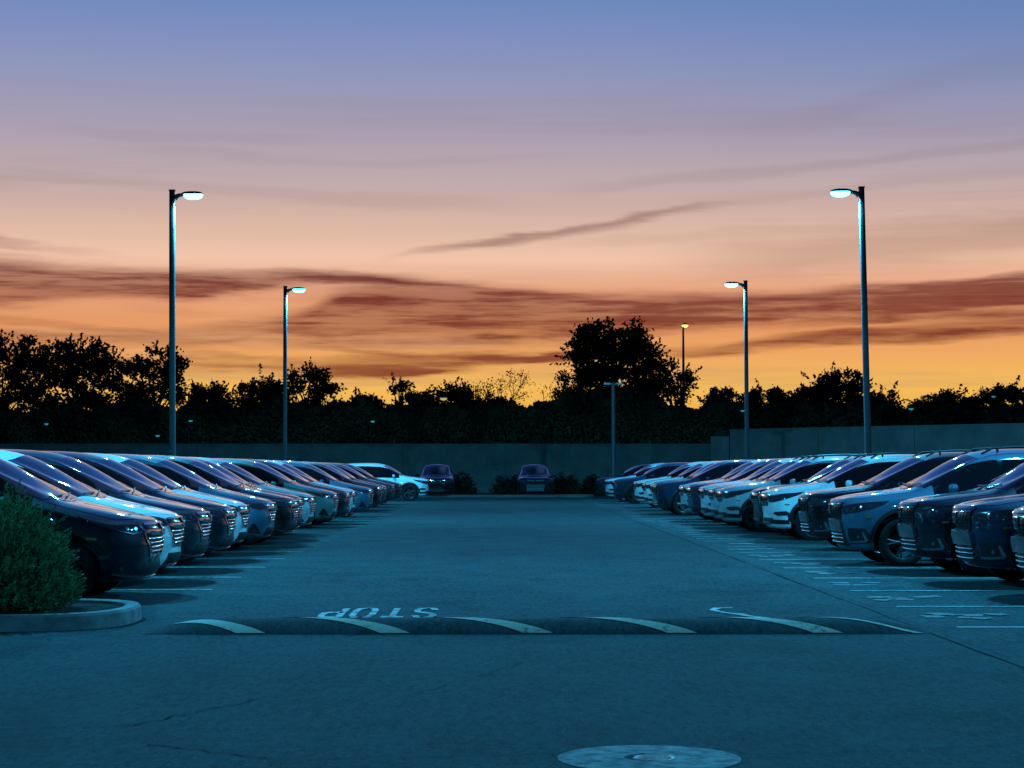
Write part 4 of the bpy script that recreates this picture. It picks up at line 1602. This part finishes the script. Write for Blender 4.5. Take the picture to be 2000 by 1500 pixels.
def lamp_post(x, y, sg, label, h=9.68, lean=0.0, power=1.0):
    root = empty('lamp_post', (x, y, 0))
    tag(root, label, 'lamp post', GLP)
    root.rotation_euler = (0, lean, 0)
    mb = MB()
    n = 4
    v, f = [], []
    for z, r_ in ((0.75, .088), (h * 0.5, .083), (h, .076)):
        for a, b in ((-1, -1), (1, -1), (1, 1), (-1, 1)):
            v.append((a * r_, b * r_, z))
    for i in range(2):
        for k in range(4):
            f.append((i * 4 + k, i * 4 + (k + 1) % 4, i * 4 + 4 + (k + 1) % 4, i * 4 + 4 + k))
    f.append((8, 9, 10, 11))
    mb.add(v, f)
    bm = bmesh.new()
    me = bpy.data.meshes.new('t')
    me.from_pydata(mb.v, [], mb.f)
    bm.from_mesh(me)
    ed = [e for e in bm.edges if abs(e.verts[0].co.z - e.verts[1].co.z) > 1]
    bmesh.ops.bevel(bm, geom=ed, offset=0.02, segments=3, affect='EDGES', profile=0.5)
    mb = MB()
    mb.bm(bm)
    pole = mb.obj('pole', M_POLE, root, True, 35)
    mb = MB()
    mb.box(-.09, .09, -.09, .09, h + .0, h + .035, .012)
    mb.obj('pole_cap', M_POLE, pole)
    mb = MB()
    mb.lathe([(0.3, -0.05), (0.3, 0.72), (0.28, 0.75), (0.0, 0.75)], n=28)
    mb.obj('base', M_CONC, root, True)
    # arm with a curved brace
    mb = MB()
    pts, rr = [], []
    for i in range(9):
        t = i / 8
        pts.append((sg * (0.07 + 0.26 * t), 0, h - 0.13 - 0.09 * (1 - t) ** 3 + 0.015 * t))
        rr.append(0.062 - 0.012 * t + 0.03 * (1 - t) ** 3)
    mb.tube(pts, rr, 10)
    mb.obj('arm', M_POLE, root, True, 50)
    # flat head, slightly nose up, with a drop lens below
    head = MB()
    bm = bmesh.new()
    bmesh.ops.create_uvsphere(bm, u_segments=28, v_segments=12, radius=1)
    for q in bm.verts:
        a, b, c = q.co
        sx = math.copysign(abs(a) ** 0.75, a)
        sy = math.copysign(abs(b) ** 0.75, b)
        q.co = Vector((sg * (0.59 + sx * 0.33), sy * 0.19, h - 0.10 + (max(c, 0) * 0.085 + min(c, 0) * 0.02)))
    head.bm(bm)
    hd = head.obj('lamp_head', M_POLE, root, True, 60)
    bm = bmesh.new()
    bmesh.ops.create_uvsphere(bm, u_segments=28, v_segments=12, radius=1)
    for q in bm.verts:
        a, b, c = q.co
        sx = math.copysign(abs(a) ** 0.7, a)
        sy = math.copysign(abs(b) ** 0.7, b)
        q.co = Vector((sg * (0.62 + sx * 0.28), sy * 0.16, h - 0.112 + (max(c, 0) * 0.01 + min(c, 0) * 0.14)))
    ln = MB()
    ln.bm(bm)
    lens = ln.obj('lens', M_LENS, hd, True, 60)
    ld = bpy.data.lights.new('lamp_light', 'SPOT')
    ld.energy = LAMP_W * power
    ld.color = LAMP_COL
    ld.spot_size = R(174)
    ld.spot_blend = 0.12
    ld.shadow_soft_size = 0.16
    lo = bpy.data.objects.new('lamp_light', ld)
    link(lo, root)
    lo.location = (sg * 0.65, 0, h - 0.40)
    lo.rotation_euler = (0, 0, 0)
    return root


lamp_post(-9.48, 57.0, 1, 'tall lamp post with a glowing cyan head rising behind the left row, the nearer one', lean=R(-0.5))
lamp_post(-9.48, 87.0, 1, 'smaller looking lamp post with a glowing cyan head far behind the left row', lean=R(-0.1))
lamp_post(10.76, 56.2, -1, 'tall lamp post with a glowing cyan head rising behind the right row, the nearer one', lean=R(-1.0))
lamp_post(10.84, 84.3, -1, 'smaller looking lamp post with a glowing cyan head far behind the right row', lean=R(-0.2))
# the same rows of posts go on level with the first cars, out of the frame
lamp_post(-9.5, 27.0, 1, 'lamp post of the left row standing level with the first minivans')
lamp_post(10.5, 27.8, -1, 'lamp post of the right row standing level with the first cars')
lamp_post(-9.5, -3.0, 1, 'unseen lamp post added left of the camera to light the foreground', power=0.38)  # dimmed out-of-view pair, added to brighten the near ground and shrub
lamp_post(10.5, -2.0, -1, 'unseen lamp post added right of the camera to light the foreground', power=0.38)

# unlit twin-head post near the far wall
p = pix(1198, 918, 103)
root = empty('lamp_post', (p.x, 103, 0))
tag(root, 'unlit grey lamp post with two small heads in front of the big round tree', 'lamp post')
mb = MB()
mb.tube([(0, 0, 0), (0, 0, 3), (0, 0, 6.1)], [0.13, 0.12, 0.10], 12)
mb.obj('pole', M_POLE, root, True)
for sg in (1, -1):
    mb = MB()
    mb.tube([(0, 0, 6.0), (sg * .12, 0, 6.04), (sg * .2, 0, 6.06)], 0.04, 8)
    mb.box(min(sg * .18, sg * .5), max(sg * .18, sg * .5), -.13, .13, 5.98, 6.10, 0.03)
    mb.obj('lamp_head', M_DULL, root)


def far_lamp(px, py_, D, label, m, r=0.11, pole_r=0.05, cat='lamp post', name='street_lamp', hood=True):
    p = pix(px, py_, D)
    root = empty(name, (p.x - 0.12, D, 0))
    tag(root, label, cat, 'small distant lights among the trees' if cat == 'distant lamp' else None)
    mb = MB()
    H = p.z
    mb.tube([(0, 0, 0), (0, 0, H * 0.72), (0, 0, H - 0.25), (0.03, 0, H - .02), (0.12, 0, H + 0.07)], [pole_r * 1.5, pole_r * 1.15, pole_r * .8, pole_r * .8, pole_r * .8], 8)
    mb.obj('pole', M_DARKPOLE if cat == 'distant lamp' else M_POLE, root, True)
    mb = MB()
    bm = bmesh.new()
    bmesh.ops.create_uvsphere(bm, u_segments=16, v_segments=8, radius=1)
    for q in bm.verts:
        q.co = Vector((0.12 + q.co.x * r * 1.5, q.co.y * r, H + 0.03 + max(q.co.z, 0) * r * 0.9 + 0.02))
    mb.bm(bm)
    hd = mb.obj('lamp_head', M_POLE, root, True)
    mb = MB()
    bm = bmesh.new()
    bmesh.ops.create_uvsphere(bm, u_segments=16, v_segments=8, radius=1)
    for q in bm.verts:
        q.co = Vector((0.12 + q.co.x * r * 1.35, q.co.y * r * .9, H + 0.045 + min(q.co.z, 0.1) * r * 0.95))
    mb.bm(bm)
    mb.obj('lens', m, hd, True)
    return root


far_lamp(1339, 636, 126, 'street lamp glowing yellow on a thin pole just right of the big tree', M_LENSY, 0.15, 0.075)
far_lamp(866, 779, 122.5, 'dim yellow green street lamp on a short pole before the trees', M_LENSG, 0.17, 0.06)

# ------------------------------------------------------------------ TREES BEYOND THE WALL
TD = 138
make_tree('wispy_tree', 'tall loose tree at the left edge of the photo', 0, 648, 175, 806, 136, 21, 105, 0.30, 52, 0.55, 0.38, sprig=34)
make_tree('broad_tree', 'broad dark tree with glowing gaps left of the first lamp post', 150, 664, 232, 816, 138, 22, 175, 0.31, 54, 0.6, 0.40, sprig=44)
make_tree('round_tree', 'rounded dark tree standing right behind the nearer left lamp post', 303, 680, 140, 812, 139, 23, 95, 0.30, 52, 0.55, 0.40, sprig=28)
make_tree('low_tree', 'low dense tree just right of the nearer left lamp post', 412, 752, 103, 840, 140, 24, 93, 0.28, 60, 0.5, 0.1, sprig=9)
make_tree('domed_tree', 'domed dense tree left of the farther left lamp post', 510, 734, 109, 830, 141, 25, 102, 0.28, 60, 0.5, 0.12, sprig=8)
make_tree('spreading_tree', 'spreading tree with bright gaps right of the farther left lamp post', 607, 720, 112, 806, 139, 26, 56, 0.28, 44, 0.5, 0.55, sprig=20)
make_tree('low_tree', 'low flat topped tree between the spreading tree and the slender sapling', 705, 772, 125, 850, 142, 27, 102, 0.28, 60, 0.5, 0.1, sprig=8)
make_tree('sapling', 'slender see-through sapling standing above the dark hedge', 781, 744, 36, 800, 134, 28, 13, 0.24, 26, 0.36, 0.5, sprig=12)
make_tree('low_tree', 'small rounded tree just right of the slender sapling', 820, 762, 56, 830, 143, 29, 54, 0.28, 56, 0.45, 0.15, sprig=5)
make_tree('rounded_tree', 'rounded tree behind the dim yellow green street lamp', 888, 750, 94, 840, 143, 30, 95, 0.28, 60, 0.48, 0.2, sprig=7)
make_tree('low_tree', 'lowest gap tree between the rounded tree and the bare one', 958, 775, 78, 850, 144, 31, 68, 0.28, 60, 0.48, 0.1, sprig=6)
make_tree('big_tree', 'biggest round crowned tree rising right of the aisle', 1199, 618, 236, 850, 132, 33, 330, 0.29, 58, 0.58, 0.22, sprig=54)
make_tree('drooping_tree', 'smaller drooping tree leaning on the right side of the big one', 1326, 712, 74, 800, 131, 34, 30, 0.26, 38, 0.45, 0.5, sprig=24)
make_tree('low_tree', 'low bumpy tree between the big tree and the farther right lamp post', 1405, 758, 89, 846, 142, 35, 78, 0.28, 60, 0.42, 0.2, sprig=8)
make_tree('low_tree', 'low bumpy tree just right of the farther right lamp post', 1500, 754, 116, 846, 142, 36, 95, 0.28, 60, 0.45, 0.2, sprig=8)
make_tree('domed_tree', 'wide domed tree left of the nearer right lamp post', 1628, 722, 165, 850, 140, 37, 178, 0.28, 62, 0.5, 0.15, sprig=13)
make_tree('low_tree', 'low tree just right of the nearer right lamp post', 1728, 757, 82, 846, 142, 38, 71, 0.28, 60, 0.45, 0.2, sprig=6)
make_tree('domed_tree', 'low domed tree right of the feathery palm', 1855, 758, 118, 850, 142, 40, 102, 0.28, 60, 0.48, 0.15, sprig=8)
make_tree('bushy_tree', 'bushy tree at the right edge of the photo', 1972, 748, 138, 850, 141, 41, 122, 0.28, 60, 0.5, 0.2, sprig=11)

# sparse half-bare tree: fine twigs with few leaves
root = empty('sparse_tree', (pix(1032, 918, 137).x, 137, 0))
tag(root, 'thin half bare tree lit by the horizon beside the big tree', 'tree', 'trees beyond the far wall')
r = np.random.default_rng(32)
mb = MB()
tips = []
zt = pix(1032, 728, 137).z


def grow(p, d, L, rad, depth):
    q = p + d * L
    mid = (p + q) / 2 + Vector(r.normal(size=3)) * L * 0.08
    mb.tube([p, mid, q], [rad, rad * .8, rad * .6], 5, cap=False)
    if depth == 0:
        tips.append(q)
        return
    for i in range(3):
        e = (d + Vector((r.normal() * .55, r.normal() * .55, r.normal() * .28 + .1))).normalized()
        grow(q, e, L * r.uniform(.62, .82), rad * .62, depth - 1)


for k in range(4):
    grow(Vector((r.normal() * .3, r.normal() * .3, 0.0)), Vector((-.55 + .37 * k, r.normal() * .2, 1.0)).normalized(), 3.1, 0.12, 4)
zm = max(t.z for t in tips)
mb.v = [(a, b, c * zt / zm) for a, b, c in mb.v]
mb.obj('trunk', M_BARK, root)
tp = np.array([[t.x, t.y, t.z * zt / zm] for t in tips])
C = np.repeat(tp, 9, axis=0) + r.normal(size=(len(tp) * 9, 3)) * 0.2
leaves_mesh('crown', C, 0.17, M_LEAF2, root, 32, 0.5)

# palm with drooping fronds
p = pix(1792, 918, 139)
root = empty('palm', (p.x, 139, 0))
tag(root, 'feathery palm with arching fronds right of the nearer right lamp post', 'palm', 'trees beyond the far wall')
ht = pix(1792, 790, 139).z
mb = MB()
mb.tube([(0, 0, 0), (.05, 0, ht * .5), (0, 0, ht)], [.22, .17, .15], 10)
mb.obj('trunk', M_BARK, root, True)
C, Dv = [], []
for k in range(15):
    a = r.uniform(0, 6.28)
    up = r.uniform(.3, 1.3)
    L = r.uniform(1.3, 2.0)
    for i in range(26):
        t = i / 25
        rad = L * t * (1 - .22 * t)
        z = ht + L * (up * t - 1.0 * t * t)
        for sd in (-1, 1):
            off = 0.16 * (1 - t * .6) * sd
            C.append((rad * math.cos(a) - off * math.sin(a), rad * math.sin(a) + off * math.cos(a), z - .05))
            Dv.append((math.cos(a) - sd * .8 * math.sin(a), math.sin(a) + sd * .8 * math.cos(a), -.4))
leaves_mesh('crown', np.array(C), .36, M_LEAF, root, 5, 0.16, 0, np.array(Dv))

# dark mass of undergrowth between the wall and the crowns: nobody could count it
r = np.random.default_rng(77)
n = 44000
D = r.uniform(121.5, 133, n)
px = r.uniform(-60, 2060, n)
ref = np.interp(px, [-60, 0, 120, 250, 370, 430, 560, 660, 760, 840, 930, 1000, 1090, 1200, 1330, 1400, 1500, 1600, 1700, 1800, 1900, 1950, 2060],
                [802, 800, 796, 796, 794, 786, 790, 792, 788, 794, 798, 792, 776, 766, 792, 794, 796, 788, 790, 796, 792, 798, 792])
ref = ref + 7 * np.sin(px / 23.0) + 5 * np.sin(px / 9.0 + 1) + 4 * np.sin(px / 51)
Xw = (px - 971) / 3800 * D
zt = EYE + (918 - ref) / 3800 * D
# far layer of large sprays, near layer of small leaves in front of it
u = r.random(n) ** 0.8
C1 = np.stack([Xw, D, 0.6 + (zt - 0.6) * u], axis=1)
n2 = 60000
D2 = r.uniform(120.4, 122.5, n2)
px2 = r.uniform(-60, 2060, n2)
ref2 = np.interp(px2, px[np.argsort(px)][::50], ref[np.argsort(px)][::50]) + 14
z2 = 2.3 + (EYE + (918 - ref2) / 3800 * D2 - 2.3) * r.random(n2)
lump = 0.8 * np.sin(px2 / 19.0) + 0.6 * np.sin(z2 * 2.1 + px2 / 31.0)
C2 = np.stack([(px2 - 971) / 3800 * D2, D2 - 0.5 * lump + 0.6, z2], axis=1)
C = np.concatenate([C1, C2])
o = leaves_mesh('undergrowth', C, np.concatenate([np.full((n, 1), 0.68), np.full((n2, 1), 0.22)]), M_LEAF, None, 78, 0.75, 0.15)
tag(o, 'dark mass of shrubs filling the space between far wall and tree crowns', 'shrubs', None, 'stuff')

for px_, py2, lab, m in [(92, 829, 'small cyan light low among the trees at the far left', M_DOTC),
                         (373, 823, 'small cyan light low in the shrubs right of the nearer left lamp post', M_DOTC),
                         (309, 852, 'faint cyan light close above the wall left of the nearer left lamp post', M_DOTC),
                         (728, 824, 'faint pale light low in the shrubs under the low flat topped tree', M_DOTC),
                         (1781, 799, 'green signal light low among the trees below the palm', M_DOTG),
                         (1943, 775, 'cyan light high in the bushy tree at the right edge', M_DOTC),
                         (1451, 803, 'tiny white light beside the farther right lamp post', M_DOTC)]:
    far_lamp(px_, py2, 120.6, lab, m, 0.10 if m is M_DOTC else 0.12, 0.03, 'distant lamp')

# shrubs against the far wall
for i, (px_, D, rx, h, lab) in enumerate([
        (903, 108, .85, 1.35, 'black rounded shrub right of the dark car at the left row end'),
        (992, 108, 1.0, 1.25, 'black rounded shrub left of the dark car facing the camera at the far wall'),
        (1104, 108.5, .95, 1.35, 'black rounded shrub right of the dark car facing the camera at the far wall'),
        (1158, 110, .85, 1.3, 'black rounded shrub just left of the unlit twin head lamp post')]):
    p = pix(px_, 918, D)
    make_shrub('shrub', lab, (p.x, D, 0.05), rx, h, 60 + i, 2200, 0.1, M_LEAFD, 'dark shrubs against the far wall')

# ------------------------------------------------------------------ KERBED ISLAND AND JUNIPER, left foreground
IX, IY0, IY1 = -3.52, 17.92, 20.35


def island_outline(inset, n=26):
    yc, ry = (IY0 + IY1) / 2, (IY1 - IY0) / 2 - inset
    rx = 1.15 - inset
    pts = []
    for i in range(n + 1):
        a = -math.pi / 2 + math.pi * i / n
        ca, sa = math.cos(a), math.sin(a)
        pts.append((IX - 1.15 + rx * abs(ca) ** 0.75, yc + ry * math.copysign(abs(sa) ** 0.8, sa)))
    return [(-11.0, yc - ry)] + pts + [(-11.0, yc + ry)]


o0, o1 = island_outline(0.0), island_outline(0.16)
prof = [(0.0, 0.0), (0.008, 0.125), (0.03, 0.148), (0.13, 0.150), (0.155, 0.140), (0.16, 0.05)]
v, f = [], []
for t, z in prof:
    k = t / 0.16
    for a, b in zip(o0, o1):
        v.append((a[0] + (b[0] - a[0]) * k, a[1] + (b[1] - a[1]) * k, z))
m_ = len(o0)
for i in range(len(prof) - 1):
    for k in range(m_ - 1):
        f.append((i * m_ + k, i * m_ + k + 1, (i + 1) * m_ + k + 1, (i + 1) * m_ + k))
kerb = mesh_obj('kerb', v, f, M_CONC, smooth=True, angle=35)
tag(kerb, 'rounded pale concrete kerb around the green shrub in the left foreground', 'kerb')
inn = island_outline(0.158)
v = [(x, y, 0.115) for x, y in inn]
tag(mesh_obj('island_soil', v, [tuple(range(len(v)))], M_SOIL), kind='structure')


def juniper(loc, seed, n_spr=1500):
    r = np.random.default_rng(seed)
    root = empty('juniper_shrub', loc)
    tag(root, 'feathery green shrub growing in the kerbed island at the left edge', 'shrub')
    C, Dv = [], []
    mb = MB()
    for i in range(n_spr):
        # sprigs start on an uneven dome and point up and out
        a = r.uniform(0, 2 * math.pi)
        t = r.random() ** 0.6
        ph = t * math.pi * 0.52
        lump = 0.92 + 0.06 * math.sin(3 * a + 1.0) + 0.05 * math.sin(7 * a + 4 * t)
        k = lump * (r.uniform(0.55, 1.0))
        rx, rz_ = 0.95, 1.10
        b = np.array([rx * math.sin(ph) * math.cos(a) * k, rx * 0.92 * math.sin(ph) * math.sin(a) * k, 0.06 + rz_ * math.cos(ph) * k])
        d = np.array([math.sin(ph) * math.cos(a) * .75, math.sin(ph) * math.sin(a) * .75, 0.75]) + r.normal(size=3) * 0.22
        d /= np.linalg.norm(d)
        L = r.uniform(0.10, 0.24)
        nn = 18
        tt = np.linspace(0.05, 1, nn)[:, None]
        side = r.normal(size=(nn, 3))
        side -= (side @ d)[:, None] * d
        side /= np.linalg.norm(side, axis=1)[:, None]
        q = b + d * tt * L + side * 0.026 * (1.15 - tt)
        C.append(q)
        Dv.append(d + side * 0.55)
        if i % 6 == 0:
            mb.tube([tuple(b * 0.5 + np.array([0, 0, .0])), tuple(b), tuple(b + d * L * .8)], [.012, .007, .003], 4, cap=False)
    for k in range(9):
        a = k * .7
        mb.tube([(0, 0, -.02), (.2 * math.cos(a), .2 * math.sin(a), .3), (.5 * math.cos(a), .5 * math.sin(a), .55)], [.035, .025, .012], 6)
    leaves_mesh('foliage', np.concatenate(C), 0.05, M_JUNI, root, seed, 0.30, 0.0, np.concatenate(Dv))
    mb.obj('stem', M_TWIG, root)
    return root


juniper((-5.10, 19.15, 0.11), 91, 3800)
